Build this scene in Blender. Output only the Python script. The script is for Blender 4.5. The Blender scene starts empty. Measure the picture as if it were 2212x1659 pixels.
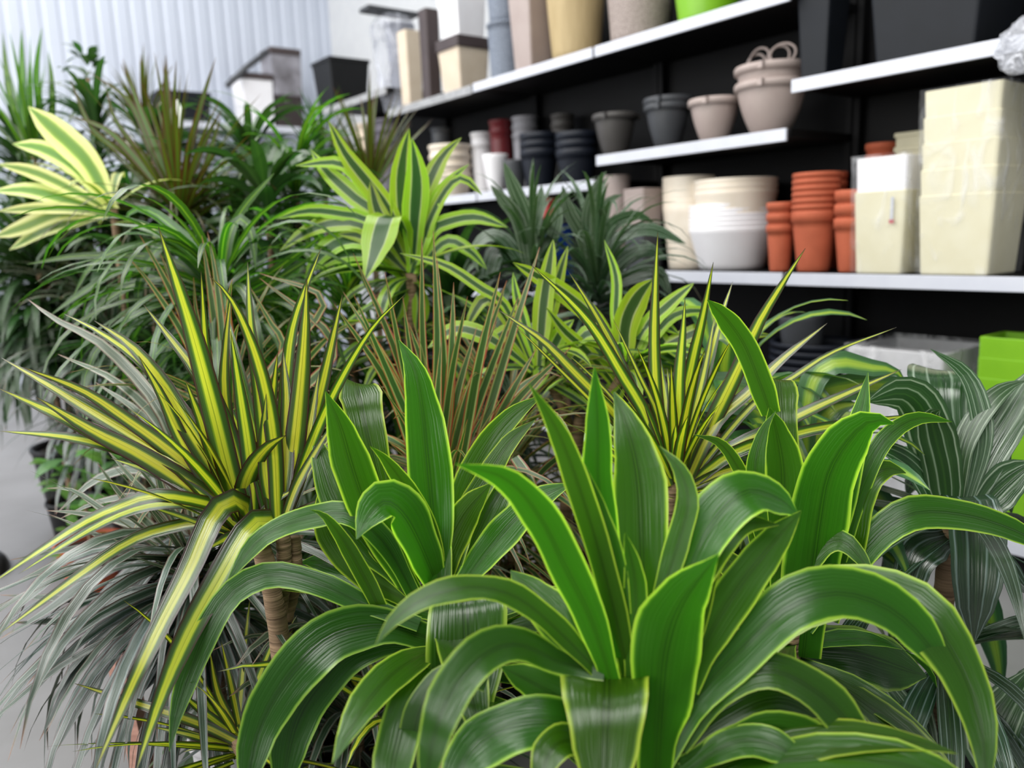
import bpy, math, random
from mathutils import Vector, noise
R = random.Random(11)
# ------------------------------------------------------------------ camera
F = 1720.0                      # focal length in pixels of the 2212 px wide frame
CAM = Vector((0, 0, 1.35))
YAW, PITCH, ROLL = math.radians(36.845), math.radians(10.477), 0.035
_fh = Vector((math.sin(YAW), math.cos(YAW), 0)); _r = Vector((math.cos(YAW), -math.sin(YAW), 0)); _z = Vector((0, 0, 1))
FW = _fh*math.cos(PITCH) - _z*math.sin(PITCH); _u = _z*math.cos(PITCH) + _fh*math.sin(PITCH)
RT = _r*math.cos(ROLL) - _u*math.sin(ROLL); UP = _u*math.cos(ROLL) + _r*math.sin(ROLL)
sc = bpy.context.scene
COL = sc.collection
cd = bpy.data.cameras.new('camera'); cam = bpy.data.objects.new('camera', cd); COL.objects.link(cam)
from mathutils import Matrix
cam.matrix_world = Matrix(((RT.x, UP.x, -FW.x, CAM.x), (RT.y, UP.y, -FW.y, CAM.y), (RT.z, UP.z, -FW.z, CAM.z), (0, 0, 0, 1)))
cd.sensor_width = 36.0; cd.lens = F/2212*36; cd.clip_start = 0.02
cd.dof.use_dof = True; cd.dof.focus_distance = 1.42; cd.dof.aperture_fstop = 2.3
sc.camera = cam
# ------------------------------------------------------------------ light
w = bpy.data.worlds.new('world'); sc.world = w; w.use_nodes = True
bg = w.node_tree.nodes['Background']; bg.inputs[0].default_value = (0.93, 0.97, 1.0, 1); bg.inputs[1].default_value = 0.25
def area(name, loc, sx, sy, energy, col=(1, 0.99, 0.97)):
    l = bpy.data.lights.new(name, 'AREA'); l.shape = 'RECTANGLE'; l.size = sx; l.size_y = sy; l.energy = energy; l.color = col
    o = bpy.data.objects.new(name, l); o.location = loc; COL.objects.link(o); return o
area('skylight', (-3.6, 7.0, 6.2), 2.6, 13, 720, (1, .99, .965))
area('skylight', (0.6, 8.5, 6.4), 2.4, 13, 700, (1, .99, .965))
area('skylight', (-1.0, -1.6, 6.4), 3.0, 3.5, 300, (1, .99, .965))
g = area('glazed_front', (-6.8, 4.0, 2.9), 4.2, 14, 780, (1, .99, .97)); g.rotation_euler = (0, math.radians(-90), 0)
sc.view_settings.view_transform = 'Standard'; sc.view_settings.look = 'None'
sc.view_settings.exposure = 0.0; sc.view_settings.gamma = 1.0; sc.view_settings.use_curve_mapping = False
sc.cycles.max_bounces = 8; sc.cycles.transparent_max_bounces = 16

# ------------------------------------------------------------------ geometry of the view
def ray(px, py): return FW + RT*((px-1106)/F) - UP*((py-829.5)/F)
def P(px, py, d): return CAM + ray(px, py)*d
def on_x(px, py, X):
    v = ray(px, py); return CAM + v*(X/v.x)
def on_y(px, py, Y):
    v = ray(px, py); return CAM + v*(Y/v.y)
def on_z(px, py, Z):
    v = ray(px, py); return CAM + v*((Z-CAM.z)/v.z)

# ------------------------------------------------------------------ materials
MATS = {}
def nt(name):
    m = bpy.data.materials.new(name); m.use_nodes = True
    return m, m.node_tree, m.node_tree.nodes['Principled BSDF']
def hx(c):
    if isinstance(c, str):
        v = [int(c[i:i+2], 16)/255 for i in (0, 2, 4)]
        return tuple(x/12.92 if x < .04045 else ((x+.055)/1.055)**2.4 for x in v)
    return c
def mat(name, c, rough=.5, c2=None, scale=(8, 8, 8), bump=0.0, metal=0.0, spec=.5, coord='Object', detail=3):
    if name in MATS: return MATS[name]
    m, t, b = nt(name); c = hx(c); c2 = hx(c2) if c2 else tuple(x*.88 for x in c)
    tc = t.nodes.new('ShaderNodeTexCoord'); mp = t.nodes.new('ShaderNodeMapping'); mp.inputs['Scale'].default_value = scale
    nz = t.nodes.new('ShaderNodeTexNoise'); nz.inputs['Detail'].default_value = detail; nz.inputs['Scale'].default_value = 1
    rp = t.nodes.new('ShaderNodeValToRGB'); rp.color_ramp.elements[0].position = .35; rp.color_ramp.elements[1].position = .65
    rp.color_ramp.elements[0].color = (*c2, 1); rp.color_ramp.elements[1].color = (*c, 1)
    L = t.links.new
    L(tc.outputs[coord], mp.inputs[0]); L(mp.outputs[0], nz.inputs['Vector']); L(nz.outputs[0], rp.inputs[0]); L(rp.outputs[0], b.inputs['Base Color'])
    b.inputs['Roughness'].default_value = rough; b.inputs['Metallic'].default_value = metal; b.inputs['Specular IOR Level'].default_value = spec
    if bump:
        bp = t.nodes.new('ShaderNodeBump'); bp.inputs['Strength'].default_value = bump; bp.inputs['Distance'].default_value = .01
        L(nz.outputs[0], bp.inputs['Height']); L(bp.outputs[0], b.inputs['Normal'])
    MATS[name] = m; return m
def woven(name, c, c2, sx=60):
    if name in MATS: return MATS[name]
    m, t, b = nt(name); L = t.links.new
    tc = t.nodes.new('ShaderNodeTexCoord'); mp = t.nodes.new('ShaderNodeMapping'); mp.inputs['Scale'].default_value = (sx, sx, sx*1.4)
    v = t.nodes.new('ShaderNodeTexVoronoi'); v.inputs['Scale'].default_value = 1
    rp = t.nodes.new('ShaderNodeValToRGB'); rp.color_ramp.elements[0].color = (*hx(c), 1); rp.color_ramp.elements[1].color = (*hx(c2), 1); rp.color_ramp.elements[1].position = .8
    bp = t.nodes.new('ShaderNodeBump'); bp.inputs['Strength'].default_value = .5; bp.inputs['Distance'].default_value = .01; bp.invert = True
    L(tc.outputs['Object'], mp.inputs[0]); L(mp.outputs[0], v.inputs['Vector']); L(v.outputs[0], rp.inputs[0]); L(rp.outputs[0], b.inputs['Base Color'])
    L(v.outputs[0], bp.inputs['Height']); L(bp.outputs[0], b.inputs['Normal']); b.inputs['Roughness'].default_value = .6
    MATS[name] = m; return m
def film(name, alpha=.25, col='f4f6fa', sc_=(4, 4, 2.2), rough=.12):
    """thin clear film: mostly see-through, with soft creases and whiter streaks painted in as highlights"""
    if name in MATS: return MATS[name]
    m, t, b = nt(name); L = t.links.new
    tc = t.nodes.new('ShaderNodeTexCoord'); mp = t.nodes.new('ShaderNodeMapping'); mp.inputs['Scale'].default_value = sc_; mp.inputs['Rotation'].default_value = (.6, .7, .3)
    nz = t.nodes.new('ShaderNodeTexNoise'); nz.inputs['Scale'].default_value = 2.2; nz.inputs['Detail'].default_value = 2; nz.inputs['Distortion'].default_value = 1.2
    bp = t.nodes.new('ShaderNodeBump'); bp.inputs['Strength'].default_value = .8; bp.inputs['Distance'].default_value = .03
    rp = t.nodes.new('ShaderNodeMapRange'); rp.inputs[1].default_value = .5; rp.inputs[2].default_value = .72; rp.inputs[3].default_value = alpha*.35; rp.inputs[4].default_value = min(1, alpha*3)  # denser white streaks in the opacity stand in for glossy highlights
    L(tc.outputs['Object'], mp.inputs[0]); L(mp.outputs[0], nz.inputs['Vector']); L(nz.outputs[0], bp.inputs['Height']); L(bp.outputs[0], b.inputs['Normal']); L(nz.outputs[0], rp.inputs[0]); L(rp.outputs[0], b.inputs['Alpha'])
    b.inputs['Base Color'].default_value = (*hx(col), 1); b.inputs['Roughness'].default_value = rough
    MATS[name] = m; return m
def leafmat(name, stops, rough=.3, bump=.35, tr=.22, trcol=(.45, .75, .06), warp=.12, streak=.25, tip=None, ribs=26, spec=.5, aging=.9, tboost=2.2):
    """stops: (distance from midrib 0..1, colour); ribs along the blade; thin tissue lets light through"""
    m, t, b = nt(name); L = t.links.new; N = t.nodes.new
    uv = N('ShaderNodeUVMap'); sp = N('ShaderNodeSeparateXYZ'); L(uv.outputs[0], sp.inputs[0])
    def M(op, a, c):
        n = N('ShaderNodeMath'); n.operation = op
        for i, x in enumerate((a, c)):
            if x is None: continue
            if isinstance(x, (int, float)): n.inputs[i].default_value = x
            else: L(x, n.inputs[i])
        return n.outputs[0]
    at = N('ShaderNodeAttribute'); at.attribute_name = 'rnd'
    rnd = at.outputs['Fac']
    cmb = N('ShaderNodeCombineXYZ'); L(M('MULTIPLY', sp.outputs[0], 9.0), cmb.inputs[0]); L(M('MULTIPLY', sp.outputs[1], 2.2), cmb.inputs[1]); L(M('MULTIPLY', rnd, 97.0), cmb.inputs[2])
    n1 = N('ShaderNodeTexNoise'); n1.inputs['Scale'].default_value = 1; L(cmb.outputs[0], n1.inputs['Vector'])
    cm2 = N('ShaderNodeCombineXYZ'); L(M('MULTIPLY', sp.outputs[0], float(ribs)), cm2.inputs[0]); L(M('MULTIPLY', sp.outputs[1], 1.4), cm2.inputs[1]); L(M('MULTIPLY', rnd, 53.0), cm2.inputs[2])
    n2 = N('ShaderNodeTexNoise'); n2.inputs['Scale'].default_value = 1; n2.inputs['Detail'].default_value = 2; L(cm2.outputs[0], n2.inputs['Vector'])
    a = M('ABSOLUTE', M('SUBTRACT', M('MULTIPLY', sp.outputs[0], 2.0), 1.0), None)
    a = M('ADD', a, M('MULTIPLY', M('SUBTRACT', n1.outputs[0], .5), warp))
    rp = N('ShaderNodeValToRGB'); cr = rp.color_ramp
    while len(cr.elements) < len(stops): cr.elements.new(.5)
    for e, (p, c) in zip(cr.elements, stops): e.position = p; e.color = (*hx(c), 1)
    L(a, rp.inputs[0])
    hs = N('ShaderNodeHueSaturation'); L(rp.outputs[0], hs.inputs['Color'])
    L(M('ADD', M('MULTIPLY', rnd, .03), .485), hs.inputs['Hue'])
    val = M('ADD', M('MULTIPLY', M('SUBTRACT', n2.outputs[0], .5), streak*2), M('ADD', M('MULTIPLY', rnd, .35), .83))
    L(val, hs.inputs['Value'])
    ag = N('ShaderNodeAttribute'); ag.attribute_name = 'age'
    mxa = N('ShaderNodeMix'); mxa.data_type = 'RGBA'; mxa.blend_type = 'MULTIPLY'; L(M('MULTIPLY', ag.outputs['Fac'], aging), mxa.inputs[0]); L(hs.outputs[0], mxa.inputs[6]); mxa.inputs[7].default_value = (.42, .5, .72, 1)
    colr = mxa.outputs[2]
    if tip:
        mx = N('ShaderNodeMix'); mx.data_type = 'RGBA'; L(colr, mx.inputs[6]); mx.inputs[7].default_value = (*hx(tip[1]), 1)
        mr = N('ShaderNodeMapRange'); mr.inputs[1].default_value = tip[0]; mr.inputs[2].default_value = 1.0; L(sp.outputs[1], mr.inputs[0]); L(mr.outputs[0], mx.inputs[0]); colr = mx.outputs[2]
    L(colr, b.inputs['Base Color'])
    b.inputs['Specular IOR Level'].default_value = spec
    bp = N('ShaderNodeBump'); bp.inputs['Strength'].default_value = bump; bp.inputs['Distance'].default_value = .004
    L(n2.outputs[0], bp.inputs['Height']); L(bp.outputs[0], b.inputs['Normal'])
    g = N('ShaderNodeNewGeometry')
    L(M('ADD', M('MULTIPLY', g.outputs['Backfacing'], .2), rough), b.inputs['Roughness'])
    L(M('MULTIPLY', M('SUBTRACT', 1.0, M('MULTIPLY', g.outputs['Backfacing'], .6)), spec), b.inputs['Specular IOR Level'])      # the underside is duller
    tl = N('ShaderNodeBsdfTranslucent')
    mc = N('ShaderNodeMix'); mc.data_type = 'RGBA'; mc.blend_type = 'MULTIPLY'; mc.inputs[0].default_value = .5; L(colr, mc.inputs[6]); mc.inputs[7].default_value = (*trcol, 1)
    sc2 = N('ShaderNodeVectorMath'); sc2.operation = 'SCALE'; sc2.inputs[3].default_value = tboost; L(mc.outputs[2], sc2.inputs[0]); L(sc2.outputs[0], tl.inputs[0])
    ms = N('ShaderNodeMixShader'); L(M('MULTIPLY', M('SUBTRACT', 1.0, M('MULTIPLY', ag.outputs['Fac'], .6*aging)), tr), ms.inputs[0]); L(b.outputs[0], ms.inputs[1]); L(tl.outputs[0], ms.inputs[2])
    L(ms.outputs[0], t.nodes['Material Output'].inputs[0])
    MATS[name] = m; return m

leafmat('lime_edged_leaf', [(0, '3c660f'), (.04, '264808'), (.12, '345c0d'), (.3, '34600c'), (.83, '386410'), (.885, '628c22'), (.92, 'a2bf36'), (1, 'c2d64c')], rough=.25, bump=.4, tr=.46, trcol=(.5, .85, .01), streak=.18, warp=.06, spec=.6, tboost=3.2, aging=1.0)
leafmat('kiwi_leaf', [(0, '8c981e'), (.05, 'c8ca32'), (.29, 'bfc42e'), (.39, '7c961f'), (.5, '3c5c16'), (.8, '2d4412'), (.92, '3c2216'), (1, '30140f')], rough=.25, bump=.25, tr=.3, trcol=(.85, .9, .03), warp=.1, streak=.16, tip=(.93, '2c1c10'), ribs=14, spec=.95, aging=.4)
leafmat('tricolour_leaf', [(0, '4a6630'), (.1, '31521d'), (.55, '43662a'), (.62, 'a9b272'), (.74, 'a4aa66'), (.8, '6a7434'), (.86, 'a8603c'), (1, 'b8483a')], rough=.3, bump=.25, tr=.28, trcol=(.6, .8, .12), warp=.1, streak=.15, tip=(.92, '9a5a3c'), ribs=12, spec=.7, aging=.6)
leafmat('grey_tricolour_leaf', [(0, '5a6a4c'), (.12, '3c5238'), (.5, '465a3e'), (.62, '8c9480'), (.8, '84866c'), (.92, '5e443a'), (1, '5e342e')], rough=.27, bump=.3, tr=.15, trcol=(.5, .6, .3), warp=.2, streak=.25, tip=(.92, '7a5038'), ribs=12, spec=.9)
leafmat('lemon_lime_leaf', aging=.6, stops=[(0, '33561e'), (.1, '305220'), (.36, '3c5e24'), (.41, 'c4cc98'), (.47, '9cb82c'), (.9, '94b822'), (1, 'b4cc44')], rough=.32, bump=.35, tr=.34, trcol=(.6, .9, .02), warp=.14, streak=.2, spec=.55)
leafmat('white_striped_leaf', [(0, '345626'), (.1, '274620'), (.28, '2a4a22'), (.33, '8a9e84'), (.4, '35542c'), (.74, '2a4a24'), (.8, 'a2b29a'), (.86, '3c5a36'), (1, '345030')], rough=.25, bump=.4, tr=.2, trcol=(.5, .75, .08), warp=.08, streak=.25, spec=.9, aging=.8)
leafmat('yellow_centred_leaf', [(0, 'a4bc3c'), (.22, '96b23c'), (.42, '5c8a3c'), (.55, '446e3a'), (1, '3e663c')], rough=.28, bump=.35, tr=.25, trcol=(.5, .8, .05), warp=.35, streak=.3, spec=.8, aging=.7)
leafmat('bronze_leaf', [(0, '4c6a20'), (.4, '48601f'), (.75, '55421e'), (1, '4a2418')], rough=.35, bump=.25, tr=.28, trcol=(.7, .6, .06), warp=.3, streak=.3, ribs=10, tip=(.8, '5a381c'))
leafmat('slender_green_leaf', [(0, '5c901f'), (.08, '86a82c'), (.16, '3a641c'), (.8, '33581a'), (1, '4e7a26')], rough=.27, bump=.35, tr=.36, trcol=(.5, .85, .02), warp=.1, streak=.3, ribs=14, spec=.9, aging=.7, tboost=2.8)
leafmat('cream_leaf', aging=.3, stops=[(0, '5f8a2c'), (.26, '6f9430'), (.4, '94ae44'), (.5, 'dbe08a'), (.9, 'e3e69c'), (1, 'c8d070')], rough=.35, bump=.3, tr=.3, trcol=(.9, .9, .2), warp=.3, streak=.15)
leafmat('dark_green_leaf', [(0, '4a6a2c'), (.1, '345624'), (1, '2f4e20')], rough=.3, bump=.4, tr=.26, trcol=(.45, .78, .05), warp=.1, streak=.35, spec=.95, aging=.55)
leafmat('pale_green_leaf', [(0, '8ab05a'), (.2, '6a9a48'), (1, '7aa65a')], rough=.35, bump=.3, tr=.25, trcol=(.5, .8, .1), warp=.3, streak=.3)
leafmat('white_spathe', aging=0, stops=[(0, 'eef0ea'), (1, 'e6eadf')], rough=.4, bump=.1, tr=.3, trcol=(1, 1, .9), streak=.05)

black_plastic = mat('black_plastic', '0d0e10', .5, '0a0b0c', spec=.3)
soil_m = mat('soil', '2b2119', .9, '18120d', (60, 60, 60), .6)
bark = mat('cane_bark', 'a08468', .8, '6c5540', (9, 9, 130), .7)
white_rail = mat('white_enamel', 'd3d6e0', .4, 'cdd0db')
black_enamel = mat('black_enamel', '0b0b0d', .6, '09090a', spec=.2)

# ------------------------------------------------------------------ mesh helpers
class MB:
    def __init__(s): s.v = []; s.f = []; s.uv = []; s.rnd = []; s.age = []
    def add(s, vs, fs, uvs=None, rnd=0.0, age=0.0):
        o = len(s.v); s.v += [tuple(x) for x in vs]; s.f += [tuple(i+o for i in f) for f in fs]
        s.uv += uvs if uvs else [(0, 0)]*len(vs); s.rnd += [rnd]*len(vs); s.age += [age]*len(vs); return s
    def build(s, name, m, parent=None, smooth=True, loc=None, bevel=0):
        me = bpy.data.meshes.new(name)
        org = Vector(loc) if loc is not None else Vector((0, 0, 0))
        if parent is not None and loc is None: org = parent.matrix_world.translation if False else Vector(parent['org'])
        me.from_pydata([tuple(Vector(v)-org) for v in s.v], [], s.f)
        ul = me.uv_layers.new(name='UVMap')
        buf = []
        for l in me.loops: buf += s.uv[l.vertex_index]
        ul.data.foreach_set('uv', buf)
        a = me.attributes.new('rnd', 'FLOAT', 'POINT'); a.data.foreach_set('value', s.rnd)
        if any(s.age): a2 = me.attributes.new('age', 'FLOAT', 'POINT'); a2.data.foreach_set('value', s.age)
        me.materials.append(m)
        if smooth: me.polygons.foreach_set('use_smooth', [True]*len(me.polygons))
        o = bpy.data.objects.new(name, me); COL.objects.link(o)
        if parent is not None:
            o.parent = parent; o.location = (0, 0, 0); o['org'] = tuple(org)
            po = Vector(parent['org'])
            if (org-po).length > 1e-9: o.location = org-po
        else:
            o.location = org; o['org'] = tuple(org)
        if bevel:
            b = o.modifiers.new('bevel', 'BEVEL'); b.width = bevel; b.segments = 2; b.limit_method = 'ANGLE'
        return o
    def box(s, c, d, taper=1.0):
        x, y, z = c; a, b, h = d[0]/2, d[1]/2, d[2]/2
        v = []
        for zz, k in ((-h, taper), (h, 1.0)):
            v += [(x-a*k, y-b*k, z+zz), (x+a*k, y-b*k, z+zz), (x+a*k, y+b*k, z+zz), (x-a*k, y+b*k, z+zz)]
        return s.add(v, [(3, 2, 1, 0), (4, 5, 6, 7), (0, 1, 5, 4), (1, 2, 6, 5), (2, 3, 7, 6), (3, 0, 4, 7)])
    def lathe(s, c, prof, n=40, closed=False):
        """prof: (radius, z) from bottom centre outwards and back inside"""
        v = []; f = []; uv = []
        m = len(prof)
        for i in range(n):
            a = 2*math.pi*i/n
            for j, (r, z) in enumerate(prof): v.append((c[0]+r*math.cos(a), c[1]+r*math.sin(a), c[2]+z)); uv.append((i/n, j/m))
        for i in range(n):
            k = (i+1) % n
            for j in range(m-1): f.append((i*m+j, k*m+j, k*m+j+1, i*m+j+1))
        return s.add(v, f, uv)
    def tube(s, pts, rad, n=10):
        pts = [Vector(p) for p in pts]; m = len(pts); v = []; f = []; uv = []
        rads = rad if isinstance(rad, (list, tuple)) else [rad]*m
        ref = None
        for i, p in enumerate(pts):
            t = (pts[min(i+1, m-1)]-pts[max(i-1, 0)]).normalized()
            if ref is None: ref = Vector((1, 0, 0)) if abs(t.x) < .8 else Vector((0, 1, 0))
            a = (ref - t*ref.dot(t)).normalized(); b = t.cross(a); ref = a
            for k in range(n):
                q = 2*math.pi*k/n; v.append(p+(a*math.cos(q)+b*math.sin(q))*rads[i]); uv.append((k/n, i/m))
        for i in range(m-1):
            for k in range(n):
                l = (k+1) % n; f.append((i*n+k, i*n+l, (i+1)*n+l, (i+1)*n+k))
        f.append(tuple(range(n))[::-1]); f.append(tuple((m-1)*n+k for k in range(n)))
        return s.add(v, f, uv)
    def squarepot(s, c, top, bot, h, th=.012, r=.012, lip=0):
        """open-topped square planter; top/bot = (x size, y size)"""
        def ring(a, b, z, rr):
            o = []
            for sx, sy, a0 in ((1, 1, 0), (-1, 1, 90), (-1, -1, 180), (1, -1, 270)):
                for q in (0, 45, 90):
                    t = math.radians(a0+q); o.append((c[0]+sx*(a/2-rr)+rr*math.cos(t), c[1]+sy*(b/2-rr)+rr*math.sin(t), c[2]+z))
            return o
        rings = [ring(bot[0]-.004, bot[1]-.004, 0, r), ring(bot[0], bot[1], .006, r)]
        if lip:
            k = 1-lip/h; rings += [ring(bot[0]+(top[0]-.012-bot[0])*k, bot[1]+(top[1]-.012-bot[1])*k, h-lip, r), ring(top[0], top[1], h-lip+.001, r)]
        rings += [ring(top[0], top[1], h-.003, r), ring(top[0]-.006, top[1]-.006, h, r), ring(top[0]-2*th, top[1]-2*th, h-.002, r), ring(bot[0]-2*th, bot[1]-2*th, min(h*.3, .05), r)]
        v = [p for rg in rings for p in rg]; n = 12; f = [tuple(range(n))[::-1]]
        for i in range(len(rings)-1):
            for k in range(n):
                l = (k+1) % n; f.append((i*n+k, i*n+l, (i+1)*n+l, (i+1)*n+k))
        f.append(tuple((len(rings)-1)*n+k for k in range(n)))
        return s.add(v, f)

def thing(name, label, cat, loc, group=None):
    o = bpy.data.objects.new(name, None); COL.objects.link(o); o.location = loc; o.empty_display_size = .05
    o['org'] = tuple(loc); o['label'] = label; o['category'] = cat
    if group: o['group'] = group
    return o
def tag(o, label, cat, group=None, kind=None):
    o['label'] = label; o['category'] = cat
    if group: o['group'] = group
    if kind: o['kind'] = kind
    return o
def struct(o, label=None, cat=None):
    o['kind'] = 'structure'
    if label: o['label'] = label; o['category'] = cat
    return o
ORD = ['lowest', 'second lowest', 'third from the bottom', 'fourth from the bottom', 'fifth from the bottom', 'sixth from the bottom', 'seventh from the bottom', 'eighth from the bottom', 'ninth from the bottom']
def nth(k, n): return 'topmost' if k == n-1 and n > 1 else ORD[k]

# ------------------------------------------------------------------ the room
concrete = mat('concrete', '7f7e7f', .45, '737272', (2.2, 2.2, 2.2), .05, detail=6)
b = MB().box((2.2, 4.5, -.05), (12, 13, .1)); struct(b.build('floor', concrete, loc=(0, 0, 0), smooth=False), 'grey polished concrete floor of the garden shop', 'floor')
wall_m = mat('white_sheet_metal', 'c6cddb', .5, 'c1c8d7', (1, 1, 1))
YB, XR = 9.2, 4.4
v = []; f = []
x = -4.0; prof = []
while x < XR+.2:
    for dx, dy in ((0, 0), (.09, 0), (.11, .009), (.14, .009)): prof.append((x+dx, YB+dy))
    x += .16
for i, (a, c) in enumerate(prof): v += [(a, c, 0), (a, c, 6.6)]
for i in range(len(prof)-1): f.append((2*i, 2*i+1, 2*i+3, 2*i+2))
o = MB().add(v, f); o = o.build('wall_back', wall_m, loc=(0, 0, 0), smooth=False)
so = o.modifiers.new('sheet', 'SOLIDIFY'); so.thickness = .01; so.offset = 1
struct(o, 'white corrugated sheet metal wall behind the plants', 'wall')
o = MB().box((XR+.05, 4.2, 3.3), (.1, 10.2, 6.6)).build('wall_right', mat('white_plaster', 'c8cacc', .7, 'c4c6c9'), loc=(0, 0, 0), smooth=False)
struct(o, 'plain white wall behind the shelving', 'wall')

# ------------------------------------------------------------------ shelving bays
XF = 3.2; DEPTH = .56
JY = [.94, 2.165, 3.405, 4.585, 5.76, 6.95]
LEV = {0: [.16, 1.145, 1.978], 1: [.16, 1.145, 1.78, 2.36], 2: [.16, 1.0, 1.652, 2.36], 3: [.16, 1.0, 1.652, 2.355], 4: [.16, 1.0, 1.652, 2.535]}
TOPZ = {0: 3.4, 1: 3.2, 2: 3.0, 3: 2.35, 4: 2.5}
BAYL = {0: 'black shelving bay nearest the camera holding cream box planters', 1: 'black shelving bay with the hanging baskets and white pots', 2: 'black shelving bay with dark blue buckets behind the plants',
        3: 'black shelving bay under the plastic wrapped planter', 4: 'farthest black shelving bay, carrying the black box planter'}
clear_rail = mat('dusty_rail', 'a8a9ab', .35, '8d8e90', (30, 30, 30))
for i in range(5):
    y0, y1 = JY[i]+.004, JY[i+1]-.004
    t = thing('shelving_bay', BAYL[i], 'shelving', (XF+.3, (y0+y1)/2, 0), 'shelving bays along the wall')
    MB().box((XF+DEPTH+.012, (y0+y1)/2, TOPZ[i]/2), (.02, y1-y0, TOPZ[i])).build('back_panel', black_enamel, t, False)
    for y in (y0+.016, y1-.016):
        MB().box((XF+DEPTH-.03, y, TOPZ[i]/2), (.05, .03, TOPZ[i])).build('upright', black_enamel, t, False)
    for z in LEV[i]:
        low = z < .2
        s = MB().box((XF+.005+DEPTH/2, (y0+y1)/2, z-.02), (DEPTH-.02, y1-y0, .035)).build('shelf', black_enamel, t, False)
        if low: MB().box((XF+.02, (y0+y1)/2, .07), (.02, y1-y0, .14)).build('kick_plate', black_enamel, t, False)
        MB().box((XF-.004, (y0+y1)/2, z-.0275), (.014, y1-y0-.012, .055)).build('price_rail', clear_rail if (i == 3 and z > 2.3) or i == 4 else white_rail, s, False, bevel=.002)

# ------------------------------------------------------------------ goods on the shelves
def fit(px0, px1, pyt, zb, off, kind='round'):
    """centre, width and height of a thing on the shelf whose outline runs from px0 to px1 and whose top edge is at pyt"""
    W = .25; pc = (px0+px1)/2
    for _ in range(5):
        X = XF+off+W/2; p = on_x(pc, pyt, X); d = (p-CAM).dot(FW)
        W = (px1-px0)*d/F
        if kind == 'square':
            a = YAW + math.atan((pc-1106)/F); W /= (abs(math.cos(a))+abs(math.sin(a)))
        else: W *= .97
    pf = on_x(pc, pyt, X-W/2*.5)
    return X, p.y, W, pf.z-zb
def roundpot(c, r, h, m, taper=.72, rim=.0, rimout=.006, parent=None, name='pot_body', belly=0):
    th = max(.004, r*.05); pr = [(0, 0), (r*taper*.96, 0), (r*taper, .004)]
    for k in range(1, 8):
        q = k/8; rr = taper+(1-taper)*(q if not belly else 1-(1-q)**(1+belly*2)); pr.append((r*rr, (h-rim)*q))
    if rim: pr += [(r-.001, h-rim), (r+rimout, h-rim+.002), (r+rimout, h-.004), (r+rimout-.003, h)]
    else: pr += [(r, h-.004), (r-.002, h)]
    pr += [(r-th, h-.002), (r-th-.002, h-rim-.01), (r*taper-th, h*.12), (0, h*.12)]
    return MB().lathe(c, pr, 44)
def stack_round(px0, px1, pyt, zb, off, m, n, pitch, name, lab, cat, group, taper=.72, rim=.0, ribs=0):
    X, Y, W, H = fit(px0, px1, pyt, zb, off)
    h = H-pitch*(n-1); out = []
    for k in range(n):
        o = roundpot((X, Y, zb+.001+k*pitch), W/2, h, m, taper, rim if k == 0 or rim < pitch else max(.008, pitch-.006)).build(name, m, loc=(X, Y, zb+k*pitch))
        tag(o, lab.format(nth(k, n)) if n > 1 else lab, cat, group if n > 1 else None); out.append(o)
    return X, Y, W, H
def stack_square(px0, px1, pyt, zb, off, m, n, pitch, name, lab, cat, group=None, taper=.85, lip=.03, wy=None, wx=None, h=None):
    X, Y, W, H = fit(px0, px1, pyt, zb, off, 'square')
    sx, sy = wx or W, wy or W; h = h or H-pitch*(n-1)
    for k in range(n):
        o = MB().squarepot((X, Y, zb+.001+k*pitch), (sx, sy), (sx*taper, sy*taper), h, lip=lip).build(name, m, loc=(X, Y, zb+k*pitch), smooth=False)
        tag(o, lab.format(nth(k, n)) if n > 1 else lab, cat, group)
    return X, Y, W, H
terra = mat('terracotta', 'bc6041', .75, 'b0583a', (14, 14, 14), .08)
whitep = mat('white_plastic_pot', 'f2f1f4', .4, 'eeecef')
ivory = mat('ivory_plastic', 'f2e8d8', .45, 'ecdfcc')
creamy = mat('cream_plastic', 'dcd7bc', .5, 'd8d2b4')
taupe = mat('taupe_plastic', 'a99b96', .55, 'a3948f')
greyp = mat('grey_plastic', '424448', .5, '3d3f43')
anthr = mat('anthracite_plastic', '14181f', .55, '11151b', spec=.3)
navy = mat('navy_plastic', '191e29', .45, '161a24', spec=.35)
bronzep = mat('warm_grey_plastic', '4c4947', .5, '454240')
pinkg = mat('pinkish_grey_plastic', 'b3a49e', .5, 'ab9b95')
lime = mat('lime_green_plastic', '83bd22', .4, '7bb51e')
red_m = mat('dark_red_plastic', '6e1c22', .4, '64181e')
bred = mat('bright_red_plastic', 'c8182a', .4, 'b81525')
beige = mat('beige_plastic', 'd6c7b2', .55, 'cfbfa9'); gold = mat('golden_beige', 'b9a47a', .6, 'ac976d', (40, 40, 3), .2)
brown = mat('dark_brown_plastic', '453a3a', .5, '3f3434')
white_shrink = film('shrink_wrap', .13); cloudy = film('cloudy_plastic', .6, 'cfd2de', (5, 5, 2))
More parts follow.
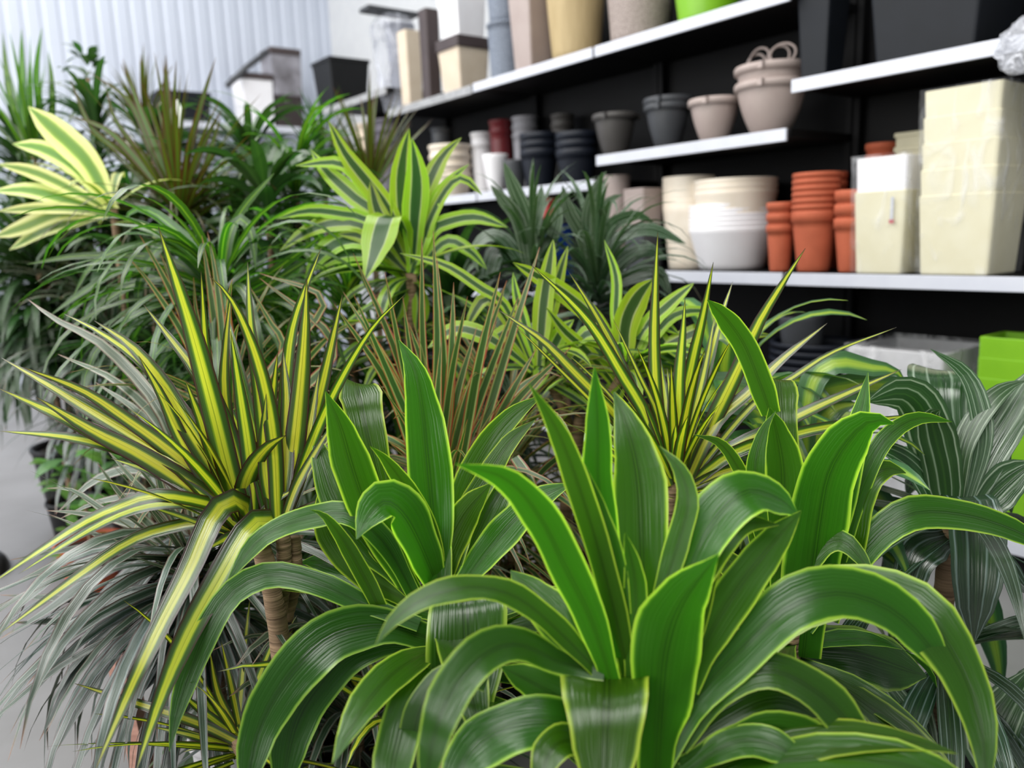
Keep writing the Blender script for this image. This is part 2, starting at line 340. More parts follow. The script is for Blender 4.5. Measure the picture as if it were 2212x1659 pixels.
# lower shelf, nearest two bays (z 1.145)
L = 1.145
stack_round(1430, 1545, 380, L, .10, ivory, 6, .03, 'flower_pot', 'tall ivory flower pot behind the white pots, {} of its stack', 'flower pot', 'ivory pots on the lower shelf', .74)
stack_round(1487, 1678, 440, L, .05, whitep, 6, .024, 'flower_pot', 'large white flower pot beside terracotta pots, {} of its stack', 'flower pot', 'large white pots on the lower shelf', .74)
X, Y, W, H = fit(1497, 1680, 382, L, .05)
for k in range(3):
    o = roundpot((X+.0, Y-.002, L+.233+k*.03), W/2, .16, ivory, .86).build('flower_pot', ivory, loc=(X, Y, L+.23+k*.03))
    tag(o, 'cream flower pot nested on top of the large white pots, %s of three' % ['lowest', 'middle', 'topmost'][k], 'flower pot', 'cream pots on the white stack')
stack_round(1303, 1362, 378, L, .05, taupe, 1, .0, 'planter', 'slim taupe planter far left on the lower shelf', 'planter', None, .95)
stack_square(1345, 1432, 366, L+.23, .04, taupe, 3, .045, 'planter', 'square taupe planter above grey ones, {} of its stack', 'planter', 'square taupe planters', .93, 0, h=.12)
stack_square(1345, 1432, 460, L, .04, greyp, 2, .11, 'planter', 'square grey planter under the taupe ones, {} of two', 'planter', 'square grey planters', .9, .02, h=.12)
stack_round(1659, 1716, 437, L, .06, terra, 3, .052, 'flower_pot', 'small terracotta flower pot left of the tall stack, {} of its stack', 'flower pot', 'small terracotta pots', .74, .035)
stack_round(1716, 1812, 372, L, .05, terra, 7, .028, 'flower_pot', 'terracotta flower pot in the tall central stack, {}', 'flower pot', 'terracotta pots in the tall stack', .72, .05)
stack_round(1750, 1828, 372, L, .30, terra, 5, .04, 'flower_pot', 'terracotta flower pot behind the tall stack, {} of the rear stack', 'flower pot', 'terracotta pots at the rear', .74, .04)
stack_round(1808, 1880, 410, L, .07, terra, 3, .06, 'flower_pot', 'terracotta pot half hidden by wrapped cream planter, {} of its stack', 'flower pot', 'terracotta pots beside the cream planter', .7, .045)
stack_round(1874, 1938, 308, L, .38, terra, 6, .05, 'flower_pot', 'terracotta pot at the back above wrapped planters, {} of its stack', 'flower pot', 'terracotta pots at the back of the shelf', .75, .03)
stack_square(1935, 2030, 284, L, .34, mat('khaki_plastic', 'c9c3a6', .6), 4, .06, 'planter', 'khaki box planter standing behind the cream stack, {} of its stack', 'planter', 'khaki planters at the back', .9, .02)
X, Y, W, H = stack_square(1852, 2008, 412, L, .03, creamy, 1, 0, 'box_planter', 'cream box planter in clear film with a paper tag', 'planter', None, .88, .0)
A = (X, Y, W, H)
X2, Y2, W2, H2 = fit(1852, 2008, 338, L, .03, 'square')
o = MB().squarepot((X, Y, L+H-.04), (W*.98, W*.98), (W*.93, W*.93), H2-H+.04).build('box_planter', whitep, loc=(X, Y, L+H), smooth=False)
tag(o, 'white box planter stacked on the tagged cream planter', 'planter')
tg = thing('price_tag', 'narrow white paper tag with red foot on the cream planter', 'tag', (X-W/2-.006, Y, L+H*.6))
p = on_x(1928, 425, X-W/2-.008); q = on_x(1928, 474, X-W/2-.008)
MB().box((X-W/2-.008, p.y, (p.z+q.z)/2), (.001, .012, p.z-q.z)).build('tag_strip', mat('paper', 'c9cbd0', .7, 'b4b8c4', (3, 60, 200)), tg, False)
MB().box((X-W/2-.008, p.y, q.z-.008), (.001, .02, .014)).build('tag_foot', mat('red_print', 'b8636c', .7), tg, False)
X, Y, W, H = stack_square(2012, 2222, 186, L, .02, creamy, 5, .098, 'box_planter', 'large cream box planter in the shrink wrapped stack, {}', 'planter', 'large cream planters in the tall stack', .9, .0)
BX = (X, Y, W, H)
def wrap(X, Y, W, z0, z1, lab, bulge=.012, seed=3, name='plastic_wrap', m=None, wy=None):
    v = []; f = []; nz = 14; na = 48; hh = z1-z0
    for i in range(nz+1):
        z = z0+hh*i/nz
        for k in range(na):
            a = 2*math.pi*k/na; ca, sa = math.cos(a), math.sin(a); q = max(abs(ca), abs(sa)); sh = (.5+.003/W)
            g = .93+.07*i/nz
            d = bulge*(.4+noise.noise(Vector((ca*3+seed, sa*3, z*7)))*1.2)
            rx = W*sh*g*ca/q+d*ca+ca*.006; ry = (wy or W)*sh*g*sa/q+d*sa+sa*.006
            v.append((X+rx, Y+ry, z))
    for i in range(nz):
        for k in range(na):
            l = (k+1) % na; f.append((i*na+k, i*na+l, (i+1)*na+l, (i+1)*na+k))
    o = MB().add(v, f).build(name, m or white_shrink, loc=(X, Y, z0)); tag(o, lab, 'plastic wrap'); return o
wrap(A[0], A[1], A[2], L+.004, L+H2+.01, 'clear film wrapped around the tagged cream planter', .008, 5)
wrap(BX[0], BX[1], BX[2], L+.004, L+BX[3]+.006, 'clear film wrapped around the tall cream planter stack', .008, 9)
# crumpled film bag on top of the cream stack
def bag(c, r, lab, m, seed=1, sq=(1, 1, 1), name='plastic_bag'):
    v = []; f = []; nu, nv = 28, 18
    for j in range(nv+1):
        th = math.pi*j/nv
        for i in range(nu):
            a = 2*math.pi*i/nu; n = Vector((math.sin(th)*math.cos(a), math.sin(th)*math.sin(a), math.cos(th)))
            k = r*(1+.28*noise.noise(n*2.6+Vector((seed, 0, 0)))+.12*noise.noise(n*7+Vector((0, seed, 0))))
            z = n.z*k*sq[2]
            v.append((c[0]+n.x*k*sq[0], c[1]+n.y*k*sq[1], max(c[2]-r*sq[2]*.9, c[2]+z)))
    for j in range(nv):
        for i in range(nu):
            l = (i+1) % nu; f.append((j*nu+i, (j+1)*nu+i, (j+1)*nu+l, j*nu+l))
    o = MB().add(v, f).build(name, m, loc=c); tag(o, lab, 'plastic bag'); return o
p = on_x(2218, 128, 3.17)
bag((p.x, p.y, L+BX[3]+.088), .095, 'crumpled clear bag lying on the tall cream stack', film('bag_film', 1.0, 'e4e6ee', (9, 9, 9)), 4, (.7, 1, 1.0))
# second shelf of the nearest bay (z 1.978): big charcoal planters
S = 1.978
X, Y, W, H = fit(1722, 1838, 0, S, .05, 'square')
o = MB().squarepot((X, Y, S), (W*1.1, W*1.05), (W*.78, W*.72), .52).build('tall_planter', anthr, loc=(X, Y, S), smooth=False); tag(o, 'tall tapered charcoal planter on the left end of the upper shelf', 'planter')
X, Y, W, H = fit(1895, 2200, 0, S, .03, 'square')
o = MB().squarepot((X, Y, S), (W*1.02, W*1.1), (W*.84, W*.9), .5, th=.02).build('tall_planter', anthr, loc=(X, Y, S), smooth=False); tag(o, 'very wide charcoal planter on the upper shelf, top right', 'planter')
# middle shelf (z 1.78): hanging baskets
Mz = 1.78
def basket(px0, px1, pyt, off, m, lab, group, z=None, hook=True, h=None):
    z = Mz if z is None else z
    X, Y, W, H = fit(px0, px1, pyt, z, off); H = h or H
    t = thing('hanging_basket', lab, 'hanging basket', (X, Y, z), group)
    r = W/2/1.06
    roundpot((X, Y, z+.001), r, H, m, .52, 0, belly=.35).build('bowl', m, t)
    MB().lathe((X, Y, z), [(r-.004, H-.034), (r+.012, H-.032), (r+.014, H-.008), (r+.008, H+.002), (r-.006, H+.002), (r-.01, H-.03)], 40).build('rim', m, t)
    for s in range(3):
        a = math.radians(200+s*120)
        MB().box((X+(r+.016)*math.cos(a), Y+(r+.016)*math.sin(a), z+H-.016), (.024, .024, .03)).build('hook_clip', m, t, False)
    return X, Y, W, H, r
basket(1280, 1376, 243, .04, bronzep, 'small dark grey hanging basket at the left end of the middle shelf', 'hanging baskets on the middle shelf')
X, Y, W, H, r = basket(1392, 1492, 222, .05, greyp, 'charcoal hanging basket under another one', 'hanging baskets on the middle shelf')
basket(1390, 1500, 180, .06, greyp, 'charcoal hanging basket stacked on its twin', 'hanging baskets on the middle shelf', Mz+H*.42, h=.17)
basket(1488, 1600, 210, .04, pinkg, 'single pinkish grey hanging basket on the middle shelf', 'hanging baskets on the middle shelf')
X, Y, W, H, r = basket(1588, 1745, 172, .03, pinkg, 'large pinkish grey hanging basket, lower of the corded pair', 'hanging baskets on the middle shelf')
basket(1588, 1748, 140, .03, pinkg, 'large pinkish grey hanging basket, upper of the corded pair', 'hanging baskets on the middle shelf', Mz+.075, h=H)
t = thing('rope', 'looped pinkish cords heaped on the large hanging baskets', 'cord', (X, Y, Mz+H+.07))
for k, (dx, dy, s, tl) in enumerate(((0, .07, 1, .5), (.02, -.02, .9, .2), (-.03, -.08, .8, -.3), (.03, .11, .7, .1))):
    pts = []
    for i in range(25):
        a = 2*math.pi*i/24
        pts.append((X+dx+.05*s*math.cos(a)*math.sin(tl), Y+dy+.075*s*math.cos(a), Mz+H+.115+.055*s*math.sin(a)))
    MB().tube(pts, .006, 7).build('loop', pinkg, t)
# top shelf (z 2.36)
T = 2.36
X, Y, W, H = fit(1310, 1452, 0, T, .04)
wv = woven('pinkish_weave', 'b7a9a2', '8f827c', 90)
o = roundpot((X, Y, T), W/2*1.05, .42, wv, .84, .03).build('woven_planter', wv, loc=(X, Y, T)); tag(o, 'pinkish woven round planter on the top shelf beside the lime one', 'planter')
X, Y, W, H = fit(1460, 1596, 0, T, .04)
o = roundpot((X, Y, T), W/2*1.15, .3, lime, .78, .03).build('lime_planter', lime, loc=(X, Y, T)); tag(o, 'lime green round planter cut off by the top edge', 'planter')
o = roundpot((X+.02, Y-.42, T), W/2*.9, .3, lime, .8, .03).build('lime_planter', lime, loc=(X, Y-.42, T)); tag(o, 'second lime green planter, only its edge in view', 'planter')
X, Y, W, H = fit(1180, 1306, 0, T, .05)
o = roundpot((X, Y, T), W/2*1.1, .52, gold, .76, .0).build('round_planter', gold, loc=(X, Y, T)); tag(o, 'tall golden beige round planter on the top shelf', 'planter')
X, Y, W, H = fit(1105, 1190, 0, T, .05, 'square')
o = MB().squarepot((X, Y, T), (W*1.3, W*1.3), (W*.95, W*.95), .6).build('tall_planter', taupe, loc=(X, Y, T), smooth=False); tag(o, 'tall taupe square planter between woven blue and golden pots', 'planter')
bw = woven('blue_grey_weave', '8b94a3', '6a7280', 90)
X, Y, W, H = fit(1052, 1134, 70, T, .05)
for k in range(2):
    o = roundpot((X, Y, T+k*.0+(.36 if k else 0)), W/2*1.02, .36, bw, .86, .02).build('woven_planter', bw, loc=(X, Y, T+.36*k)); tag(o, 'blue grey woven round planter, %s of two stacked' % ('upper', 'lower')[1-k], 'planter', 'blue grey woven planters')
X, Y, W, H = fit(943, 1056, 78, T, .04, 'square')
t = thing('box_planter', 'beige box planter with a dark rim on the top shelf', 'planter', (X, Y, T))
MB().squarepot((X, Y, T+.001), (W, W), (W*.84, W*.84), H-.06).build('planter_body', beige, t, False)
MB().squarepot((X, Y, T+H-.075), (W*1.08, W*1.08), (W*1.08, W*1.08), .075, th=.02).build('dark_rim', brown, t, False)
o = MB().squarepot((X, Y, T+H+.002), (W, W), (W*.82, W*.82), .38).build('box_planter', whitep, loc=(X, Y, T+H), smooth=False); tag(o, 'white box planter stacked on the dark rimmed beige one', 'planter')
X, Y, W, H = fit(903, 946, 18, T, .06, 'square')
o = MB().squarepot((X, Y, T), (W*1.1, W*1.1), (W, W), H).build('tall_planter', brown, loc=(X, Y, T), smooth=False); tag(o, 'narrow dark brown upright planter on the top shelf', 'planter')
X, Y, W, H = fit(864, 918, 60, T, .06, 'square')
o = MB().squarepot((X, Y+.06, T), (W, W), (W*.86, W*.86), H).build('tall_planter', beige, loc=(X, Y, T), smooth=False); tag(o, 'beige upright planter squeezed beside the dark brown one', 'planter')
X, Y, W, H = fit(795, 884, 22, T, -.05)
t = thing('wrapped_planter', 'tall grey planter in a cloudy plastic bag at the end of the top shelf', 'planter', (X+.08, Y+.02, T))
roundpot((X+.1, Y+.02, T+.001), W/2*.72, H*.93, greyp, .75, .02).build('planter_body', mat('slate_plastic', '8b8f9c', .5), t)
v = []; f = []; na = 44; nzz = 22
for i in range(nzz+1):
    q = i/nzz
    for k in range(na):
        a = 2*math.pi*k/na; r = W/2*(.66+.42*math.sin(min(1, q*1.3)*1.6))*(1+.15*noise.noise(Vector((math.cos(a)*2.6, math.sin(a)*2.6, q*5))))
        if q > .93: r *= 1-(q-.93)*5
        xx = X+.04+r*math.cos(a); zz = T+.004+H*q
        if xx < XF-.014: zz -= .075*(1-q)**3
        v.append((xx, Y+.02+r*math.sin(a), zz))
for i in range(nzz):
    for k in range(na):
        l = (k+1) % na; f.append((i*na+k, i*na+l, (i+1)*na+l, (i+1)*na+k))
MB().add(v, f).build('bag', cloudy, t)
MB().box((X+.02, Y+.02, T+H+.03), (.46, .16, .035)).build('dark_lid', greyp, t, False, bevel=.01)
# far bay: black box planter (z 2.535)
X, Y, W, H = fit(670, 797, 122, 2.535, .02, 'square')
o = MB().squarepot((X, Y, 2.535), (W, W), (W*.8, W*.8), H, th=.02, lip=.03).build('box_planter', black_plastic, loc=(X, Y, 2.535), smooth=False); tag(o, 'large black box planter on the farthest shelf before the white wall', 'planter')
# bays two and three between top and middle shelf
Bz = 1.652
stack_round(1122, 1205, 285, Bz, .05, navy, 3, .05, 'bucket', 'dark blue bucket in the left stack behind the plants, {}', 'bucket', 'dark blue buckets, left stack', .72, .05)
stack_round(1200, 1292, 283, Bz, .06, navy, 3, .05, 'bucket', 'dark blue bucket in the right stack behind the plants, {}', 'bucket', 'dark blue buckets, right stack', .72, .05)
stack_round(1105, 1162, 250, Bz, .35, mat('light_grey_plastic', '9b9aa0', .5), 3, .06, 'flower_pot', 'light grey flower pot behind the buckets, {} of its stack', 'flower pot', 'light grey pots behind the buckets', .8, .02)
stack_round(1190, 1240, 245, Bz, .36, bronzep, 3, .06, 'flower_pot', 'warm grey flower pot behind the right bucket stack, {} of its stack', 'flower pot', 'warm grey pots at the back', .8, .02)
stack_round(1085, 1135, 345, Bz, .02, greyp, 1, 0, 'flower_pot', 'short grey flower pot left of the dark blue buckets', 'flower pot', None, .85)
stack_round(1040, 1098, 332, Bz, .02, whitep, 1, 0, 'flower_pot', 'white tapered flower pot standing before dark buckets', 'flower pot', None, .6)
stack_round(1056, 1106, 258, Bz, .28, red_m, 2, .07, 'flower_pot', 'dark red flower pot between white and grey ones, {} of two', 'flower pot', 'dark red pots', .82, .02)
stack_round(1016, 1066, 285, Bz, .30, whitep, 2, .08, 'flower_pot', 'white flower pot left of the dark red ones, {} of two', 'flower pot', 'white pots at the back', .82, .02)
stack_round(925, 1016, 310, Bz, .04, ivory, 4, .07, 'flower_pot', 'ivory flower pot behind the striped lime plant, {} of its stack', 'flower pot', 'ivory pots behind the striped plant', .8, .03)
stack_round(1172, 1210, 428, 1.0, .06, bred, 3, .1, 'flower_pot', 'bright red flower pot seen through dark leaves, {} of its stack', 'flower pot', 'bright red pots', .9, .02)
stack_square(1150, 1240, 486, 1.0, .02, mat('blue_plastic', '1c3f8c', .45), 1, 0, 'planter', 'blue box low on the shelf behind dark leaves', 'box', None, .95, .02)
stack_round(808, 866, 255, Bz, .04, mat('mauve_grey_plastic', '5c5862', .5), 5, .08, 'flower_pot', 'mauve grey flower pot under the wrapped planter, {} of its stack', 'flower pot', 'mauve grey pots', .85, .02)
stack_round(766, 812, 266, Bz, .06, beige, 4, .1, 'flower_pot', 'beige pot in the far bay above striped leaves, {} of its stack', 'flower pot', 'beige pots in the far bay', .8, .02)
stack_round(930, 975, 275, Bz, .2, greyp, 4, .1, 'flower_pot', 'grey pot in the dark shelf above striped leaves, {} of its stack', 'flower pot', 'grey pots in the dark shelf', .8, .02)
# base shelf of the nearest bay (z .16)
X, Y, W, H = fit(1668, 1852, 742, .162, .0)
for k in range(9):
    o = roundpot((X, Y, .162+k*.036), W/2, H-.036*8, navy, .74, .022, .008).build('flower_pot', navy, loc=(X, Y, .162+k*.036)); tag(o, 'big dark blue flower pot below the white shelf, %s of its stack' % nth(k, 9), 'flower pot', 'big dark blue pots')
stack_round(1682, 1785, 685, .162+H-.03, .03, greyp, 1, 0, 'flower_pot', 'grey flower pot standing in the big dark blue stack', 'flower pot', None, .8)
X, Y, W, H = fit(1846, 2120, 752, .162, .06, 'square')
pw = mat('white_foam', 'd8d8da', .6, 'cfcfd2', (20, 20, 20), .2)
o = MB().squarepot((X, Y, .162), (.42, W*1.0), (.38, W*.9), H).build('box_planter', pw, loc=(X, Y, .162), smooth=False); tag(o, 'large white box planter on the bottom shelf under cloudy film', 'planter')
wrap(X, Y, .42, .165, .162+H+.012, 'cloudy film around the large white planter on the bottom shelf', .014, 2, m=film('frosted_wrap', .5, 'eaeaec'), wy=W)
stack_square(2128, 2290, 730, .162, .03, lime, 4, .078, 'box_planter', 'lime green box planter on the bottom shelf, {} of its stack', 'planter', 'lime green box planters', .92, .0)
# shelf unit by the back wall
z = on_y(560, 276, 8.7).z
t = thing('wall_shelf_unit', 'low white shelf unit against the corrugated wall', 'shelving', (2.9, 8.75, 0))
x0, x1 = on_y(330, 270, 8.5).x, on_y(648, 270, 8.5).x
sh = MB().box(((x0+x1)/2, 8.8, z-.03), (x1-x0, .6, .06)).build('shelf', white_rail, t, False)
for x in (x0+.05, x1-.05): MB().box((x, 8.95, z/2-.03), (.06, .06, z-.06)).build('upright', black_enamel, t, False)
MB().box(((x0+x1)/2, 8.8, z-.2), (x1-x0-.3, .5, .02)).build('lower_shelf', black_enamel, t, False)
def wallbox(px0, px1, pyt, m, Y=8.7, taper=.92, name='box_planter', lab='', lid=None, H=None):
    a, c = on_y(px0, pyt, Y), on_y(px1, pyt, Y); W = c.x-a.x; h = a.z-z
    t = thing(name, lab, 'planter', ((a.x+c.x)/2, Y+W/2*.5, z))
    MB().squarepot(((a.x+c.x)/2, Y+.0+.1, z+.002), (W, min(W, .4)), (W*taper, min(W, .4)*taper), h).build('planter_body', m, t, False)
    if lid: MB().squarepot(((a.x+c.x)/2, Y+.1, z+h-.06), (W*1.06, min(W, .4)*1.06), (W*1.06, min(W, .4)*1.06), .065).build('dark_rim', lid, t, False)
    return (a.x+c.x)/2, Y+.1, W, h, t
wallbox(516, 583, 158, whitep, lab='white box planter with dark rim on the wall shelf', lid=brown)
q = wallbox(580, 642, 104, mat('deep_brown', '2e2422', .5), lab='tall brown planter half wrapped in mottled plastic on the wall shelf', lid=brown)
MB().squarepot((q[0], q[1], z+q[3]*.42), (q[2]*1.04, min(q[2], .4)*1.04), (q[2]*.98, min(q[2], .4)*.98), q[3]*.5, th=.004).build('plastic_cover', mat('mottled_film', '9a98a0', .3, '5c585c', (5, 5, 5)), q[4], False)
wallbox(336, 450, 196, anthr, lab='wide slate grey trough on the wall shelf behind spiky leaves', taper=.85)
pa, pb = on_y(490, 186, 8.6), on_y(578, 112, 8.6)
tag(MB().tube([pa, (pa+pb)/2+Vector((0, 0, .02)), pb], .03, 8).build('tool_handle', greyp, loc=pa), 'slanted dark grey bar leaning over the white wall shelf planter', 'bar')

# ------------------------------------------------------------------ leaves
PROF = {'broad': [(0, .5), (.12, .55), (.3, .85), (.5, 1), (.68, .95), (.82, .7), (.92, .36), (.97, .14), (1, .02)],
        'sword': [(0, .8), (.15, .95), (.35, 1), (.6, .82), (.8, .5), (.92, .22), (1, .02)],
        'strap': [(0, .65), (.2, .92), (.5, 1), (.75, .85), (.9, .48), (1, .03)],
        'oval': [(0, .1), (.12, .5), (.4, 1), (.65, .9), (.85, .5), (1, .02)]}
def pf(name, t):
    p = PROF[name]
    for (a, x), (c, y) in zip(p, p[1:]):
        if t <= c:
            q = (t-a)/(c-a); q = q*q*(3-2*q)*.5+q*.5; return x+(y-x)*q
    return p[-1][1]
def catmull(pts, n):
    pts = [Vector(p) for p in pts]
    q = [pts[0]*2-pts[1]]+pts+[pts[-1]*2-pts[-2]]; out = []
    m = len(pts)-1
    for i in range(m):
        a, b_, c, d = q[i:i+4]
        for k in range(12):
            t = k/12; out.append(.5*((2*b_)+(c-a)*t+(2*a-5*b_+4*c-d)*t*t+(3*b_-a-3*c+d)*t**3))
    out.append(pts[-1])
    L = [0]
    for i in range(1, len(out)): L.append(L[-1]+(out[i]-out[i-1]).length)
    res = []; j = 0
    for i in range(n+1):
        s = L[-1]*i/n
        while j < len(L)-2 and L[j+1] < s: j += 1
        t = (s-L[j])/max(1e-9, L[j+1]-L[j]); res.append(out[j].lerp(out[j+1], t))
    return res
def blade(mb, c, nrm, wid, prof, cross, fold, wave, rnd, flip, cup=0):
    n = len(c)-1; vs = []; fs = []; uv = []; ph = R.random()*6; fr = R.uniform(5, 9); wv_ = .1 if wave else .04
    for i in range(n+1):
        t = (c[min(i+1, n)]-c[max(i-1, 0)]).normalized(); N = (nrm[i]-t*nrm[i].dot(t)).normalized(); S = t.cross(N)
        q = i/n; w2 = wid[i]*pf(prof, q)/2; wl = [1+wv_*math.sin(ph*1.3+q*fr*.9), 1+wv_*math.sin(ph*2.1+q*fr*1.1)]
        fq = fold*(1-.55*q)
        for j in range(cross):
            u = j/(cross-1)*2-1
            p = c[i]+S*(u*w2*wl[u > 0])+N*(fq*abs(u)**1.3*w2 - cup*u*u*w2)
            if wave: p = p+N*(wave*w2*u*u*(math.sin(ph+q*fr*3.1+(2.1 if u > 0 else 0))+.5*math.sin(ph*2+q*fr*1.3)))
            vs.append(p); uv.append(((u+1)/2, q))
    for i in range(n):
        for j in range(cross-1):
            a = i*cross+j; f = (a, a+1, a+cross+1, a+cross); fs.append(f if not flip else f[::-1])
    el = (c[-1].z-c[0].z)/max(1e-6, sum((c[i+1]-c[i]).length for i in range(n)))
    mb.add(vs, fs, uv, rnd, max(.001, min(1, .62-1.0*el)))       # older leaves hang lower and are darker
def traced(mb, data, d0, prof, k0=.3, cross=5, n=14, fold=.25, wave=0.0, wmul=1.0, jit=.012, dzs=.22):
    """each line: width k dz | x,y ...  - outline taken as pixel positions, put at real depth d0 (+dz towards the tip, metres)"""
    for line in data.strip().splitlines():
        line = line.strip()
        if not line: continue
        h, p = line.split('|'); h = h.split()
        wpx = float(h[0])*wmul; nat = len(h) > 1 and h[1] == 'N'
        k = 1. if nat else float(h[1]) if len(h) > 1 and h[1] != '-' else k0+R.uniform(-.25, .25)
        px = [tuple(map(float, s.split(','))) for s in p.split()]
        ln = sum(math.dist(px[i], px[i+1]) for i in range(len(px)-1))*d0/F
        if len(h) > 2 and h[2] != '-':
            dz = [float(s) for s in h[2].split(',')]
        else: dz = [R.uniform(-dzs, dzs)*ln]
        base = d0+R.uniform(-jit, jit); m = len(px)-1
        if len(dz) == 1: dp = [base+dz[0]*(i/m)**1.2 for i in range(m+1)]
        else: dp = [base+dz[min(i, len(dz)-1)] for i in range(m+1)]
        c = catmull([P(x, y, d) for (x, y), d in zip(px, dp)], n)
        nr = []
        rl = R.uniform(-.25, .25)
        for i in range(n+1):
            t = (c[min(i+1, n)]-c[max(i-1, 0)]).normalized(); vw = (CAM-c[i]).normalized()
            n0 = vw-t*vw.dot(t); n0 = n0.normalized() if n0.length > .05 else (nr[-1] if nr else Vector((0, 0, 1)))
            u = _z-t*t.z; N = (u+n0*.04).normalized() if nat else (n0+u*k+t.cross(n0)*rl).normalized()
            if nr and N.dot(nr[-1]) < 0 and not nat: N = -N
            nr.append(N)
        for _ in range(3): nr = [(nr[max(i-1, 0)]+nr[i]*2+nr[min(i+1, n)]).normalized() for i in range(n+1)]
        wid = []
        for i in range(n+1):
            vw = (CAM-c[i]).normalized(); wid.append(wpx*((c[i]-CAM).dot(FW))/F/max(.6, abs(nr[i].dot(vw))))
        wmx = min(wid[n//2:]) if nat else sorted(wid)[len(wid)//2]; wid = [wmx if nat else .5*x+.5*wmx for x in wid]
        under = k < 0
        blade(mb, c, [x*(-1) for x in nr] if under else nr, wid, prof, cross, fold, wave, R.random(), False)
def rosette(mb, c, n, L, w, el, droop, prof='sword', az=(0, 360), seed=0, cross=3, seg=9, fold=.25, spread=.02, pw=1.5, hz=.08):
    r = random.Random(seed); c = Vector(c)
    for i in range(n):
        a = math.radians(r.uniform(*az)); q = r.random(); e = math.radians(el[0]+(el[1]-el[0])*q); ln = r.uniform(*L)
        hd = Vector((math.cos(a), math.sin(a), 0)); p = c+hd*r.uniform(.2, 1)*spread+Vector((0, 0, hz*(q-.6)))
        pts = [p]; dr = math.radians(droop*r.uniform(.6, 1.3)); tw = r.uniform(-.3, .3)
        sd = Vector((-hd.y, hd.x, 0)); nr = []
        for s in range(seg):
            t = s/seg; ee = max(e-dr*t**pw, -1.45); pts.append(pts[-1]+(hd*math.cos(ee)+_z*math.sin(ee)+sd*tw*.25*t)*(ln/seg))
        for s in range(seg+1):
            ee = max(e-dr*(s/seg)**pw, -1.45); nr.append((_z*math.cos(ee)-hd*math.sin(ee)+sd*(tw+.25*math.sin(s*.5+i))).normalized())
        blade(mb, pts, nr, [r.uniform(*w)]*(seg+1), prof, cross, fold, 0, r.random(), False)

def pot(t, x, y, z0, r, h, m, rim=.02):
    roundpot((x, y, z0), r, h, m, .74, rim).build('pot', m, t)
    MB().lathe((x, y, z0), [(0, h-.03), (r*.6, h-.026), (r-.012, h-.034), (r-.014, h-.06), (0, h-.06)], 30).build('soil', soil_m, t)
def stem(t, pts, r, m=None):
    pts = catmull(pts, 22); rr = [r*(1+.08*(i % 2)+.03*math.sin(i*1.7)) for i in range(len(pts))]
    return MB().tube(pts, rr, 12).build('cane', m or bark, t)
PLANTS = []
def plant(label, px, py, d, potr=.11, poth=.26, potm=None, cat='plant', dx=0, dy=0, z0=0, group=None, name='potted_dracaena', stemr=.013, canes=True):
    c = P(px, py, d); b0 = Vector((c.x+dx, c.y+dy, z0))
    t = thing(name, label, cat, b0, group)
    pot(t, b0.x, b0.y, z0+.001, potr, poth, potm or black_plastic)
    if canes: stem(t, [(b0.x, b0.y, z0+poth-.05), (b0.x*.6+c.x*.4, b0.y*.6+c.y*.4, (z0+poth)*.5+c.z*.5), c], stemr)
    return t, c
